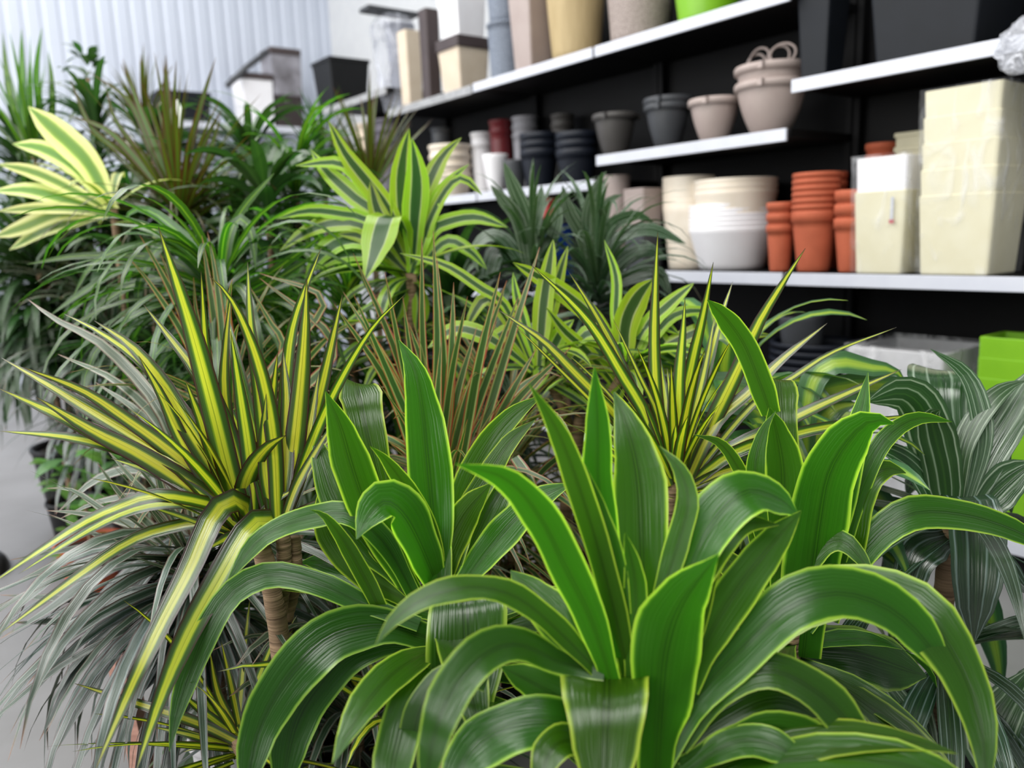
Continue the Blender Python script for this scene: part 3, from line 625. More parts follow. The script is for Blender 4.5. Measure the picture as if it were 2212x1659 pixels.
# ------------------------------------------------------------------ plants in front
# big lime-edged plant, front
t, c1 = plant('big glossy green plant with lime leaf margins, front and centre', 1395, 1700, 1.02, .12, .28, stemr=.02, name='lime_margined_dracaena')
mb = MB()
traced(mb, '''
118 .55 .05 | 1425,1650 1500,1515 1600,1405 1705,1312 1815,1282 1925,1318 2008,1398 2064,1492
130 .75 .1,.12,.14,.13,.1,.06,.03,.0,-.02 | 1440,1650 1570,1465 1700,1330 1800,1285 1890,1282 1990,1325 2070,1430 2120,1570 2130,1740
240 N .13,.12,.09,.02,-.05,-.08,-.10 | 1345,1680 1330,1560 1318,1490 1312,1459 1310,1510 1306,1620 1302,1790
140 -.25 -.06 | 1418,1690 1428,1520 1440,1400 1475,1300 1552,1197
100 -.35 .06 | 1485,1490 1530,1375 1600,1262 1672,1170 1731,1103
58 .2 .05 | 1400,1420 1432,1280 1468,1165 1487,1085 1468,1015 1424,963
130 .5 .10 | 1392,1540 1390,1340 1386,1170 1378,1030 1352,915 1326,846
84 -.2 .02 | 1345,1420 1312,1210 1293,1050 1291,920 1284,792
66 -.15 -.03 | 1372,1520 1332,1340 1292,1185 1252,1055 1206,935 1142,828
62 .8 -.10 | 1320,1480 1215,1372 1120,1293 1025,1268 925,1290 852,1338 810,1396
84 -.1 -.08 | 1335,1520 1282,1350 1222,1228 1165,1115 1093,1035 984,1002
52 .1 .0 | 1348,1500 1346,1350 1326,1215 1296,1110 1262,1000
115 .9 .07 | 1450,1420 1488,1240 1543,1125 1612,1062 1682,1078 1726,1115
66 .9 .03 | 1455,1440 1500,1280 1550,1185 1612,1132 1684,1134
52 -.1 .02 | 1490,1440 1508,1330 1530,1240 1592,1160
92 .7 -.02 | 1468,1610 1560,1495 1660,1448 1765,1495 1842,1575 1912,1690
85 .7 .06 | 1460,1640 1560,1560 1680,1512 1780,1560 1850,1640
84 -.4 -.02 | 1475,1660 1580,1602 1682,1578 1772,1622 1852,1730
76 .8 -.05 | 1475,1670 1590,1602 1690,1618 1760,1690
90 .8 .0,.0,-.03,-.06,-.1,-.13 | 1305,1450 1215,1432 1120,1392 1045,1415 975,1495 935,1600 912,1740
122 .9 -.05 | 1352,1610 1205,1562 1085,1574 1005,1640 962,1760
42 .3 -.02 | 1265,1525 1205,1545 1153,1608
92 -.2 .05 | 1300,1580 1205,1505 1082,1440
104 .7 .08 | 1322,1490 1232,1380 1165,1295 1103,1232
62 .8 -.08 | 1305,1650 1240,1602 1190,1622 1160,1720
62 .6 .02 | 1050,1480 965,1455 912,1520 892,1620 902,1740
60 -.1 .0 | 1360,1500 1370,1380 1372,1260 1350,1150
50 .3 .06 | 1440,1480 1500,1400 1600,1330 1640,1300
''', 1.02, 'broad', .3, 9, 22, .18, .1, wmul=.9)
rosette(mb, c1+Vector((0, 0, -.05)), 16, (.3, .45), (.055, .075), (-10, 35), 70, 'broad', seed=3, cross=5, seg=10, fold=.15)
mb.build('foliage', MATS['lime_edged_leaf'], t)
# lime-edged plant, left of the first
t, c2 = plant('broad green plant with lime margins just left of the front one', 952, 1320, 1.27, .12, .28, stemr=.02, name='lime_margined_dracaena')
mb = MB()
traced(mb, '''
104 .1 .02 | 955,1310 942,1190 931,1070 920,955 912,882 896,800 861,734
94 -.2 -.02 | 905,1300 842,1190 790,1092 757,995 736,922 703,845
80 .6 .12,.11,.10,.11,.14,.24,.3 | 900,1260 852,1150 822,1052 797,955 778,868 768,826 765,870
74 .7 .1 | 890,1280 802,1190 732,1095 698,1005 681,928
80 -.5 .06 | 885,1300 792,1245 722,1155 690,1050
46 -.1 -.06 | 960,1300 936,1180 906,1105 870,1042 830,990 799,964
70 .2 .1 | 962,1300 986,1135 1016,1035 1062,950 1112,893 1172,853
60 .2 .06 | 967,1300 1002,1125 1052,1032 1102,955 1156,907
82 .5 .08 | 972,1290 1012,1195 1062,1092 1108,1022
76 .8 .04 | 978,1290 1042,1205 1112,1122 1172,1072 1238,1044
72 -.2 .0 | 957,1300 967,1195 1002,1115 1062,1042
92 .6 -.0,-.03,-.05,-.07,-.1,-.12 | 955,1290 912,1185 872,1112 832,1085 794,1118 770,1165
40 .5 -.04 | 905,1400 838,1345 792,1255 746,1172 702,1116 670,1101
60 .9 -.02 | 902,1300 832,1175 752,1112 682,1116 602,1140 546,1180 488,1262
66 .8 -.05 | 905,1350 782,1303 692,1262 592,1240 512,1273 462,1338 416,1440 382,1540 366,1624
118 .2 .0,-.02,-.05,-.08,-.1,-.12,-.13 | 932,1380 832,1352 727,1370 652,1428 590,1512 552,1600 528,1740
108 .1 .02,.0,-.02,-.04,-.06,-.08 | 942,1400 842,1380 752,1412 687,1482 636,1572 604,1740
186 N .08,.07,.03,-.02,-.05,-.07,-.08 | 962,1420 985,1340 998,1302 1003,1296 1007,1390 1010,1500 1004,1640
70 -.3 .05 | 950,1330 880,1300 830,1240 800,1210
60 .2 .03 | 950,1320 955,1230 940,1150 900,1080
''', 1.27, 'broad', .3, 9, 22, .18, .1, wmul=.92)
rosette(mb, c2+Vector((0, 0, -.08)), 14, (.28, .42), (.055, .075), (-15, 30), 75, 'broad', seed=5, cross=5, seg=10, fold=.15)
mb.build('foliage', MATS['lime_edged_leaf'], t)
# lime-edged plant, right
t, c3 = plant('green plant with lime margins right of the front one, one leaf waving high', 1705, 1340, 1.34, .12, .28, stemr=.018, name='lime_margined_dracaena')
mb = MB()
traced(mb, '''
140 -.35 -.08 | 1735,1420 1750,1285 1770,1130 1790,1025 1832,952 1882,908 1932,915
68 .4 .04 | 1762,1360 1802,1135 1842,962 1862,880 1875,804
45 .1 -.03 | 1662,1240 1636,1085 1632,1002 1650,930 1676,888
62 .5 .08,.08,.08,.1,.18,.26 | 1722,1260 1702,1055 1692,950 1686,880 1682,820 1682,860
32 .2 -.02 | 1645,1260 1612,1065 1586,997 1551,955 1499,939
48 .3 .06 | 1782,1340 1832,1125 1887,987 1932,930 1987,903 2056,911
82 .3 .02 | 1792,1340 1832,1185 1852,1085 1884,1030 1922,1012 1957,1022
56 .9 -.08 | 1712,1340 1732,1235 1772,1183 1817,1168 1857,1203 1888,1258
70 .7 .02 | 1742,1360 1842,1222 1902,1152 1977,1108 2082,1112 2192,1146 2300,1205
62 -.4 -.02 | 1692,1340 1692,1245 1712,1188 1752,1170 1778,1196
92 .3 .12 | 1682,1380 1762,1404 1862,1416 2002,1462
60 .0 .05 | 1700,1330 1660,1230 1640,1180
''', 1.34, 'broad', .3, 9, 22, .16, .1, wmul=.92)
traced(mb, '''
86 -.1 -.02 | 1692,1260 1691,1110 1690,1010 1677,930 1662,880
56 -.15 -.02 | 1665,895 1640,825 1608,745 1570,690 1528,648
''', 1.34, 'strap', -.1, 9, 20, .2, .04, jit=0)
rosette(mb, c3+Vector((0, 0, -.05)), 14, (.28, .4), (.05, .07), (-20, 35), 70, 'broad', seed=8, cross=5, seg=10, fold=.15)
mb.build('foliage', MATS['lime_edged_leaf'], t)
# yellow-centred plant behind
t, c = plant('plant with yellow centred arching leaves behind the right lime margined one', 1745, 1040, 1.8, .11, .28, stemr=.018, name='yellow_centred_dracaena', dx=.04, dy=.06)
mb = MB()
traced(mb, '''
52 .8 .0 | 1742,1050 1742,890 1768,808 1815,783 1880,793 1932,800 1958,828
50 .6 .05 | 1715,1000 1720,880 1790,845 1880,834 1985,850 2070,905
92 .8 .0 | 1730,1040 1650,890 1565,850 1462,868 1395,905
62 .1 .0 | 1742,1050 1760,940 1800,885 1852,872
60 .2 .0 | 1740,1060 1640,960 1540,960
58 .1 .05 | 1790,1050 1880,1062 1930,1150 1942,1290 1922,1400
56 .2 .1 | 1800,1070 1990,1120 2110,1260 2150,1400 2164,1500
60 .0 .02 | 1735,1060 1600,1010 1500,1060
''', 1.8, 'broad', .4, 7, 16, .15, .05)
rosette(mb, c, 16, (.3, .42), (.05, .07), (0, 60), 90, 'broad', seed=12, cross=5, fold=.15)
mb.build('foliage', MATS['yellow_centred_leaf'], t)
# white-striped plant at the right edge
t, c = plant('dark green plant with white striped leaves at the right edge', 2055, 1130, 1.62, .12, .28, stemr=.02, name='white_striped_dracaena', dx=.05, dy=.03)
mb = MB()
traced(mb, '''
95 -.35 -.06 | 2045,1130 2032,1020 2010,925 1985,872 1945,850 1874,868
80 -.3 -.08 | 2048,1130 2040,1030 2022,950 2012,900 2030,885
96 .3 .05,.05,.06,.09,.2,.3 | 2062,1130 2052,985 2036,885 2028,818 2022,800 2020,850
42 .2 .05 | 2082,1110 2122,965 2112,872 2080,803 2010,754
82 .6 .08 | 2070,1130 2132,985 2192,882 2245,785
44 .5 .04 | 2065,1120 2082,972 2122,886 2167,840 2218,821
76 .0 .0 | 2092,1140 2152,1062 2235,995
70 -.1 .05 | 2092,1140 2140,1000 2170,930
48 .6 .0 | 2040,1130 1987,1024 1932,980 1878,964
115 N .03,-.01,-.07,-.1,-.12,-.12,-.11 | 2052,1130 2064,1085 2094,1078 2108,1150 2110,1240 2107,1310 2103,1390
78 .5 .0,-.02,-.04,-.05 | 2052,1160 2012,1178 1977,1212 1950,1310
40 .2 .0 | 2040,1160 1950,1160 1880,1190
36 .2 .0 | 2060,1160 2150,1200 2230,1290
46 .5 .1 | 2005,1650 1930,1565 1850,1492 1775,1448
50 .5 .1 | 2012,1650 1962,1545 1902,1462 1868,1418
42 .5 .1 | 2022,1650 2002,1562 1972,1482 1938,1420
60 .5 .0 | 2240,1720 2190,1590 2205,1490 2255,1420
90 .3 -.05 | 2260,1760 2160,1640 2150,1570 2230,1440
''', 1.62, 'broad', .35, 9, 18, .15, .04)
rosette(mb, c, 18, (.3, .5), (.035, .06), (-30, 25), 80, 'broad', seed=14, cross=5, fold=.15)
rosette(mb, c+Vector((0, 0, -.3)), 20, (.3, .45), (.035, .055), (-25, 30), 80, 'broad', seed=15, cross=5, fold=.15)
mb.build('foliage', MATS['white_striped_leaf'], t)

# yellow-striped spiky plant, left: three canes
d = 1.36
b0 = P(590, 1500, d); b0.z = 0
t = thing('yellow_striped_dracaena', 'spiky plant with yellow striped leaves on jointed canes, left foreground', 'plant', b0)
pot(t, b0.x, b0.y, .001, .12, .26, black_plastic)
kc = P(606, 1400, d)
stem(t, [(b0.x, b0.y, .2), P(612, 1480, d), kc, P(592, 1300, d), P(566, 1190, d), P(535, 1130, d)], .0165)
stem(t, [P(604, 1330, d+.02), P(612, 1250, d+.03), P(613, 1180, d+.02), P(606, 1120, d)], .0125)
stem(t, [P(618, 1340, d+.05), P(638, 1250, d+.05), P(636, 1160, d+.04)], .011)
mb = MB()
traced(mb, '''
52 -.4 -.05 | 530,1140 504,1058 457,872 409,698 342,490
32 -.2 -.02 | 535,1140 482,950 449,800 434,585
29 .2 .02 | 540,1135 506,1000 485,850 488,740 500,628
36 -.1 -.03 | 600,1125 592,960 570,830 535,720 495,640 452,596
46 -.2 -.03 | 605,1130 629,1010 646,860 657,730 663,600
32 .9 .06 | 602,1130 607,1000 616,850 634,700 694,535
34 .9 .06 | 610,1130 651,1000 692,850 740,636
25 .1 .0 | 612,1130 661,990 721,850 802,712 875,636
46 .1 .0 | 530,1145 481,1045 411,930 346,820 281,745 204,693
36 -.1 -.02 | 520,1145 448,1036 393,950 346,850 299,768
34 1.1 .05 | 500,1135 401,1020 301,950 201,890 101,830 3,773
42 .1 .0 | 520,1145 431,1060 311,990 216,940 111,890 -5,838
34 -.1 .0 | 515,1140 441,1040 361,970 271,905 176,843 48,793
30 .1 .0 | 510,1145 401,1040 291,980 151,945 -2,931
48 -.1 -.02 | 528,1150 471,1090 381,1030 291,975 201,930 78,858
28 1.1 .05 | 525,1135 456,990 391,880 301,780 211,715 138,678
32 1.1 .05 | 530,1135 481,960 431,820 371,735 310,658
50 .9 .0,-.03,-.08,-.13,-.18,-.23,-.26 | 545,1125 517,1082 466,1108 410,1230 346,1352 280,1492 203,1670
58 .8 .0,-.03,-.06,-.1,-.14,-.18,-.22 | 605,1145 572,1122 532,1150 476,1246 409,1366 348,1506 292,1670
30 1. .0,0,-.03,-.05,-.07,-.1,-.13,-.16 | 525,1150 471,1098 401,1078 331,1072 271,1090 191,1125 101,1180 -30,1268
26 1. 0,0,-.02,-.04,-.06,-.1,-.13 | 520,1150 451,1100 381,1088 311,1095 241,1120 151,1170 40,1240
29 1. 0,0,-.02,-.05,-.1,-.14 | 530,1155 451,1131 371,1140 281,1170 161,1250 -5,1372
40 -.2 -.05 | 528,1145 528,1060 548,1005 580,965 618,940
42 .9 .08 | 590,1130 561,1000 531,880 506,760 489,676
32 .8 .08 | 595,1130 576,990 561,860 541,700 535,566
36 -.1 .0 | 545,1135 540,1000 520,860 498,715
20 .0 .0 | 612,1130 641,1050 691,960 735,895
18 .1 .0 | 540,1140 590,1085 640,1055
34 .2 .0 | 535,1140 515,1010 480,880 440,780
34 .3 .02 | 540,1140 560,1010 585,880 600,760
38 .0 .0 | 600,1130 615,1010 620,880 612,760
30 .0 -.02 | 596,1130 575,1040 570,950 575,850
30 .1 .0 | 610,1130 650,1020 670,920 690,800
34 .1 .0 | 525,1140 470,1010 430,900 400,820
26 .1 .0 | 515,1140 420,1060 330,1020 240,990
22 .9 -.05 | 605,1140 650,1110 690,1090 720,1085
26 1. .0,-.01,-.04,-.08 | 600,1150 560,1150 500,1160 440,1190
''', d, 'sword', .2, 5, 16, .2, .0)
k3 = P(512, 1600, 1.42)
traced(mb, '''
24 .3 -.02 | 515,1605 425,1562 302,1521 160,1476
20 .1 .0 | 508,1590 432,1532 380,1487
19 .1 .03 | 515,1580 472,1502 453,1405
18 .1 .03 | 520,1580 502,1492 478,1385
14 .3 .0 | 508,1600 441,1572 376,1560
16 .2 .0 | 510,1620 440,1612 395,1625
18 .2 .0 | 505,1615 420,1590 330,1570
16 .1 .0 | 520,1600 480,1540 430,1470
''', 1.42, 'sword', .2, 5, 12, .2)
rosette(mb, k3, 22, (.2, .3), (.014, .02), (-10, 70), 25, 'sword', seed=21)
rosette(mb, P(602, 1125, d), 12, (.18, .28), (.02, .03), (20, 75), 20, 'sword', (20, 110), seed=22, cross=5)
rosette(mb, P(532, 1135, d), 10, (.18, .28), (.02, .03), (20, 75), 20, 'sword', (60, 170), seed=23, cross=5)
stem(t, [(b0.x+.01, b0.y, .2), P(548, 1680, 1.40), k3], .012)
mb.build('foliage', MATS['kiwi_leaf'], t)
# yellow-striped spiky plant, right
t, c = plant('spiky yellow striped plant behind the front lime margined one', 1458, 1040, 1.58, .11, .28, name='yellow_striped_dracaena', dx=.0, dy=.1)
mb = MB()
traced(mb, '''
30 -.1 .0 | 1440,1050 1421,900 1413,753 1416,610 1421,500
31 -.1 .0 | 1450,1050 1476,880 1498,770 1519,680 1541,566
32 -.2 -.03 | 1455,1050 1464,916 1468,807 1475,717 1480,644
36 -.2 -.02 | 1470,1050 1536,916 1598,789 1638,699 1688,616 1740,536
30 -.1 .0 | 1450,1050 1399,905 1344,810 1290,720 1236,655 1148,573
32 1. .04 | 1440,1050 1331,900 1236,800 1171,735 1078,670
28 1. .04 | 1445,1050 1371,860 1326,753 1281,670 1229,588
26 1. .05 | 1465,1050 1506,870 1531,780 1556,690 1583,608
28 1. .04 | 1480,1050 1546,915 1616,850 1691,775 1787,698
15 1. .04 | 1480,1050 1621,880 1721,810 1801,760 1937,707
28 .2 .0 | 1475,1060 1581,980 1691,945 1801,920 1992,894
28 1. .03 | 1485,1060 1571,975 1661,930 1781,872 1947,798
14 .1 .0 | 1440,1030 1421,900 1381,810 1324,688
24 .1 .0 | 1450,1050 1451,900 1441,795
22 .6 .02 | 1475,1050 1511,950 1561,860 1602,736
22 1. .05 | 1468,1050 1501,890 1526,780 1545,678
14 .2 .0 | 1440,1050 1351,940 1291,880 1201,790 1108,698
30 -.1 .0 | 1445,1050 1400,950 1370,880
30 -.1 .0 | 1460,1050 1480,950 1490,860
24 .2 .0 | 1465,1050 1500,960 1545,890
24 .2 .0 | 1480,1060 1560,1020 1650,1000
22 .5 .0 | 1430,1060 1350,1000 1280,960
''', 1.58, 'sword', .2, 5, 16, .2)
rosette(mb, c, 26, (.2, .34), (.018, .026), (10, 75), 20, 'sword', seed=31, cross=5)
mb.build('foliage', MATS['kiwi_leaf'], t)
# pink-edged upright plant in the centre
t, c = plant('narrow leaved plant with pink edged upright blades in the centre', 965, 1030, 1.82, .1, .26, name='pink_edged_dracaena')
mb = MB()
tips = '''763,547 911,511 936,498 944,556 980,610 1081,587 1166,533 1095,605 792,603 831,587 741,630 763,634 722,657 1030,706 1052,767 1159,752 1235,748 1193,796 954,728 882,695 1074,692 870,640 1010,640 1120,640 780,700'''
for i, s in enumerate(tips.split()):
    x, y = map(float, s.split(',')); bx = 960+(x-960)*.22+R.uniform(-22, 22); by = 1030+R.uniform(-15, 10)
    mx = bx+(x-bx)*.5-(x-960)*.06+R.uniform(-16, 16); my = by+(y-by)*.52
    traced(mb, '%f - - | %f,%f %f,%f %f,%f' % (R.uniform(18, 26), bx, by, mx, my, x, y), 1.82, 'sword', .2, 3, 12, .2)
traced(mb, '''
20 .5 .0 | 990,1030 1050,930 1120,840 1180,805 1215,815
20 .4 .0 | 985,1030 1060,920 1110,870 1150,870
16 -.3 -.05 | 1225,975 1180,1010 1150,1050 1165,1085
24 .9 -.12,-.14,-.16 | 1112,988 1140,1030 1166,1086
18 .5 .0 | 940,1030 860,960 800,935 770,960
16 .4 -.1 | 940,1040 900,930 870,895 850,905
''', 1.82, 'sword', .3, 3, 12, .2)
rosette(mb, c+Vector((0, 0, -.05)), 70, (.28, .45), (.012, .02), (-35, 45), 75, 'sword', seed=41, hz=.16)
rosette(mb, c, 12, (.26, .4), (.013, .018), (50, 85), 10, 'sword', seed=42)
mb.build('foliage', MATS['tricolour_leaf'], t)
# grey-pink drooping plant, lower left
t, c = plant('drooping narrow leaved plant in grey green with pink edges, lower left', 430, 1240, 1.68, .075, .3, whitep, name='pink_edged_dracaena', dx=.02)
mb = MB()
traced(mb, '''
24 1. .0 | 430,1235 378,1145 238,1167 119,1219 -5,1280
30 1. -.05 | 430,1240 397,1165 278,1240 179,1340 58,1480
30 1. -.08 | 430,1250 360,1200 270,1300 170,1440 85,1600
28 1. -.08 | 430,1260 350,1260 270,1380 190,1500 110,1640
26 1. .0 | 430,1240 330,1190 200,1250 100,1320 0,1380
24 .4 .0 | 420,1240 300,1285 150,1292 0,1285
24 -.2 .0 | 420,1245 250,1335 120,1342 20,1345
28 1. .0 | 440,1250 400,1240 330,1400 270,1560 230,1680
26 1. .0 | 440,1250 450,1260 400,1420 370,1560 350,1680
28 1. .0 | 445,1250 480,1230 470,1400 460,1560 450,1680
24 1. .0 | 435,1240 300,1180 180,1190 60,1250
20 .8 .0 | 430,1235 350,1085 230,1080 130,1120
22 .8 .1 | 420,1230 330,1030 220,1030 120,1110
20 .3 .0 | 420,1230 300,1140 180,1110 100,1103
18 .2 .0 | 425,1230 330,1190 200,1180 20,1210
20 .2 .0 | 430,1230 250,1120 160,1060 100,1055
20 .0 .0 | 430,1240 350,1160 270,1080 210,1000
24 .0 .0 | 430,1240 390,1140 350,1060 330,960
20 .1 .0 | 435,1240 370,1120 300,1050 230,970
22 .1 .1 | 440,1230 360,1060 250,960 110,880
28 .5 .12 | 440,1230 370,930 240,760 120,690 62,648
24 .6 .12 | 440,1230 370,960 260,830 125,765
24 .4 .12 | 440,1230 390,1010 310,900 205,825
18 .2 .05 | 440,1230 420,1090 400,1000 380,900
''', 1.68, 'sword', .5, 5, 14, .2)
rosette(mb, c+Vector((0, 0, .0)), 80, (.36, .6), (.018, .03), (-20, 40), 90, 'sword', (130, 330), seed=51, hz=.16, pw=1.1, cross=5)
rosette(mb, c+Vector((0, 0, -.08)), 50, (.3, .5), (.012, .022), (-30, 20), 80, 'sword', (60, 360), seed=52, hz=.16)
rosette(mb, c, 26, (.25, .4), (.012, .018), (25, 75), 20, 'sword', seed=53)
mb.build('foliage', MATS['grey_tricolour_leaf'], t)
# upright pink blades behind the spiky plant
t, c = plant('pink edged narrow leaved plant poking up behind the yellow spiky one', 500, 900, 1.95, .085, .3, name='pink_edged_dracaena', dx=.0, dy=.12)
mb = MB()
traced(mb, '''
20 -.1 .0 | 480,900 420,740 360,610 302,508
18 -.1 .0 | 480,900 400,730 330,620 278,556
20 .1 .0 | 490,900 470,740 450,600 436,508
18 .1 .0 | 490,900 480,720 465,590 448,500
20 .6 .0 | 500,900 500,760 480,620 455,540
20 .1 .0 | 485,900 440,780 400,680 345,545
14 .0 .0 | 485,900 450,760 425,680 418,598
18 .8 .0 | 520,900 600,780 700,650 560,590
16 .5 .0 | 520,900 610,760 580,690 540,620
20 .9 .0 | 520,900 640,850 720,740 560,600
16 .2 .0 | 520,900 640,800 720,720 790,690
''', 1.95, 'sword', .2, 3, 14, .2)
rosette(mb, c, 50, (.3, .45), (.012, .02), (-10, 70), 60, 'sword', seed=55, hz=.14)
mb.build('foliage', MATS['tricolour_leaf'], t)
# slender arching plant
t, c = plant('arching plant with slender glossy green leaves behind the spiky one', 478, 630, 2.25, .105, .21, whitep, name='slender_leaved_dracaena', dx=.02, dy=.0, z0=.29)
mb = MB()
traced(mb, '''
24 .1 -.03 | 472,630 440,555 400,515 335,462 290,452 268,480
26 .1 -.02 | 474,630 430,560 395,520 345,488
15 .4 .0 | 465,630 371,560 291,553 166,553 58,571
15 1. -.05 | 460,620 353,527 251,543 196,575 157,642
21 1. -.1 | 465,620 372,532 329,550 306,600 298,640 301,692
17 .3 .0 | 474,630 482,540 522,455 592,374
21 .7 -.05 | 478,630 496,510 520,472 544,508 552,582
18 -.2 .0 | 484,640 560,605 631,557 697,508
18 -.2 .0 | 488,650 560,628 606,598 677,553
16 -.1 .0 | 476,630 495,540 512,490 490,590
18 .9 .0 | 470,630 380,600 300,610 230,650 170,720
18 .9 .0 | 470,640 400,620 330,660 270,730 235,800
18 .9 .0 | 476,640 420,660 370,730 340,830
18 .9 .0 | 480,640 540,660 600,720 640,800
16 .9 .0 | 470,625 380,570 270,580 180,630 110,680
''', 2.25, 'strap', .4, 5, 14, .18)
rosette(mb, c, 100, (.35, .62), (.016, .026), (-5, 60), 120, 'strap', seed=61, hz=.12, seg=10)
rosette(mb, c+Vector((0, 0, -.15)), 60, (.3, .5), (.016, .026), (-10, 40), 100, 'strap', seed=62, hz=.2)
mb.build('foliage', MATS['slender_green_leaf'], t)
# tall lime-and-green striped plant
t, c = plant('tall plant with broad lime and dark green striped leaves, centre back', 887, 590, 2.35, .12, .3, stemr=.018, name='lime_striped_dracaena', dy=.1)
mb = MB()
traced(mb, '''
50 .1 .0 | 886,590 872,475 866,386 874,322 884,278
54 .0 -.03 | 890,590 896,475 899,392 894,332 889,298
40 -.1 .0 | 880,580 846,468 801,402 746,332 709,260
36 .5 .0 | 880,585 841,472 791,402 736,353 638,358
38 .3 .05 | 875,585 821,472 766,427 706,371 671,323
32 .3 .0 | 880,590 801,482 731,461 661,456 596,473
36 .7 .0 | 880,590 791,492 721,482 661,502 603,543
62 N .02,-.02,-.07,-.11,-.13,-.14 | 886,585 866,492 838,468 815,530 800,572 787,608
46 .9 .0 | 876,595 801,527 741,521 691,552 659,602
38 .3 .0 | 876,600 801,552 731,551 679,583
38 .5 .05 | 895,580 911,442 936,372 961,331 997,297
24 .2 .0 | 900,585 931,452 966,396 1014,354
28 .5 .0 | 900,585 926,482 966,406 1001,385 1042,422
36 .2 .0 | 895,590 931,502 971,478 1031,469 1097,491
28 .5 .0 | 895,595 961,522 1011,540 1052,582
40 .2 .0 | 885,590 850,520 815,450 800,390
40 .2 .05 | 890,590 915,500 935,430 945,390
36 .3 .0 | 880,590 830,540 780,510 730,505
44 -.1 .0 | 885,600 865,640 850,700
36 -.1 .0 | 890,600 910,650 900,720
''', 2.35, 'broad', .3, 7, 14, .15, .03)
rosette(mb, c, 16, (.25, .36), (.04, .055), (-20, 30), 70, 'broad', seed=64, cross=5)
rosette(mb, c+Vector((0, 0, -.2)), 12, (.25, .36), (.035, .05), (-20, 30), 70, 'broad', seed=65, cross=5)
mb.build('foliage', MATS['lemon_lime_leaf'], t)
# second lime-striped plant with two heads
t, c = plant('low plant with two heads of lime striped leaves in front of the shelf', 1255, 900, 2.08, .12, .3, stemr=.018, name='lime_striped_dracaena', dy=.12)
ca, cb = P(1165, 790, 2.1), P(1350, 800, 2.04)
stem(t, [c+Vector((0, .03, -.06)), ca*.5+c*.5+Vector((0, 0, -.03)), ca], .012); stem(t, [c+Vector((0, .03, -.06)), cb*.5+c*.5+Vector((0, 0, -.03)), cb], .012)
mb = MB()
traced(mb, '''
44 .0 .0 | 1165,790 1172,682 1182,602 1195,517
32 .0 .02 | 1168,790 1186,682 1206,602 1227,531
24 .1 .0 | 1160,790 1131,692 1116,642 1108,588
24 .1 .0 | 1150,790 1091,662 1036,621 961,572 863,547
38 .9 .0 | 1150,800 1091,752 1041,722 981,712 924,752
32 .9 .05 | 1150,795 1091,682 1051,645 1016,690 1007,722
36 .4 .0 | 1160,800 1120,740 1090,720 1040,760
36 .3 .0 | 1175,800 1210,720 1240,690
34 .3 .0 | 1165,800 1190,760 1150,850
46 .1 -.02 | 1340,800 1291,702 1236,647 1166,599 1108,567
24 .0 .0 | 1345,800 1331,692 1331,602 1305,518
60 .0 .0 | 1350,800 1351,702 1376,642 1411,603
38 .2 .0 | 1360,800 1401,702 1441,661 1499,611
38 .9 .0 | 1355,800 1386,712 1421,696 1467,722
30 .1 -.05 | 1340,850 1272,763 1218,713 1180,664
28 .3 .0 | 1365,800 1441,692 1511,671 1562,692
34 .4 .0 | 1370,800 1451,742 1561,701 1601,720 1670,724
52 .9 .0 | 1360,810 1421,792 1481,782 1562,802
42 .3 .0 | 1340,810 1321,852 1300,922
44 .4 .0 | 1350,800 1390,740 1420,730 1460,790
44 .4 .0 | 1345,800 1290,760 1250,770 1210,830
40 .5 .0 | 1350,800 1310,730 1270,720 1230,760
40 .3 .0 | 1360,805 1450,770 1540,760
40 .8 -.05 | 1345,820 1320,870 1330,950
34 .5 -.03 | 1165,810 1130,850 1120,920
''', 2.07, 'broad', .3, 7, 14, .15, .03)
rosette(mb, ca, 12, (.2, .3), (.035, .048), (-20, 45), 70, 'broad', seed=66, cross=5)
rosette(mb, cb, 14, (.2, .3), (.035, .05), (-20, 45), 70, 'broad', seed=67, cross=5)
mb.build('foliage', MATS['lemon_lime_leaf'], t)
# white-striped plants before the shelf
t, c = plant('bushy plant with dark white lined leaves in front of the red and blue goods', 1215, 610, 2.75, .13, .3, stemr=.018, name='white_striped_dracaena')
cb = P(1290, 620, 2.7); ca = P(1150, 600, 2.75)
mb = MB()
traced(mb, '''
38 -.1 .0 | 1152,600 1136,472 1111,406 1088,350
34 .0 .0 | 1150,600 1120,480 1085,430 1060,400
34 .2 .0 | 1155,600 1150,500 1165,440 1170,400
30 .4 .0 | 1160,600 1190,520 1205,460 1200,430
30 .8 .0 | 1145,600 1090,520 1050,510 1010,550
40 .9 -.05 | 1160,610 1110,560 1075,540 1055,600 1045,640
32 .4 .0 | 1280,620 1260,520 1230,460 1215,400
34 .0 .0 | 1290,620 1310,500 1371,465 1412,482
30 .8 .0 | 1295,625 1331,522 1401,495 1482,527
30 .2 .0 | 1285,620 1291,522 1311,440 1345,420
34 .5 .0 | 1290,625 1350,560 1400,540 1440,560
30 .3 .0 | 1285,620 1270,480 1290,400 1310,370
34 .3 .0 | 1290,630 1360,600 1420,590 1450,640
''', 2.7, 'strap', .3, 7, 14, .15, .03)
rosette(mb, ca, 60, (.28, .46), (.016, .026), (0, 85), 100, 'sword', seed=71, cross=5, hz=.14, pw=1.9)
rosette(mb, cb, 90, (.28, .48), (.014, .024), (0, 85), 115, 'sword', seed=72, cross=5, hz=.16, pw=1.9)
rosette(mb, c+Vector((0, 0, -.15)), 20, (.25, .38), (.03, .042), (-20, 40), 70, 'strap', seed=73, cross=5, hz=.1)
mb.build('foliage', MATS['white_striped_leaf'], t)

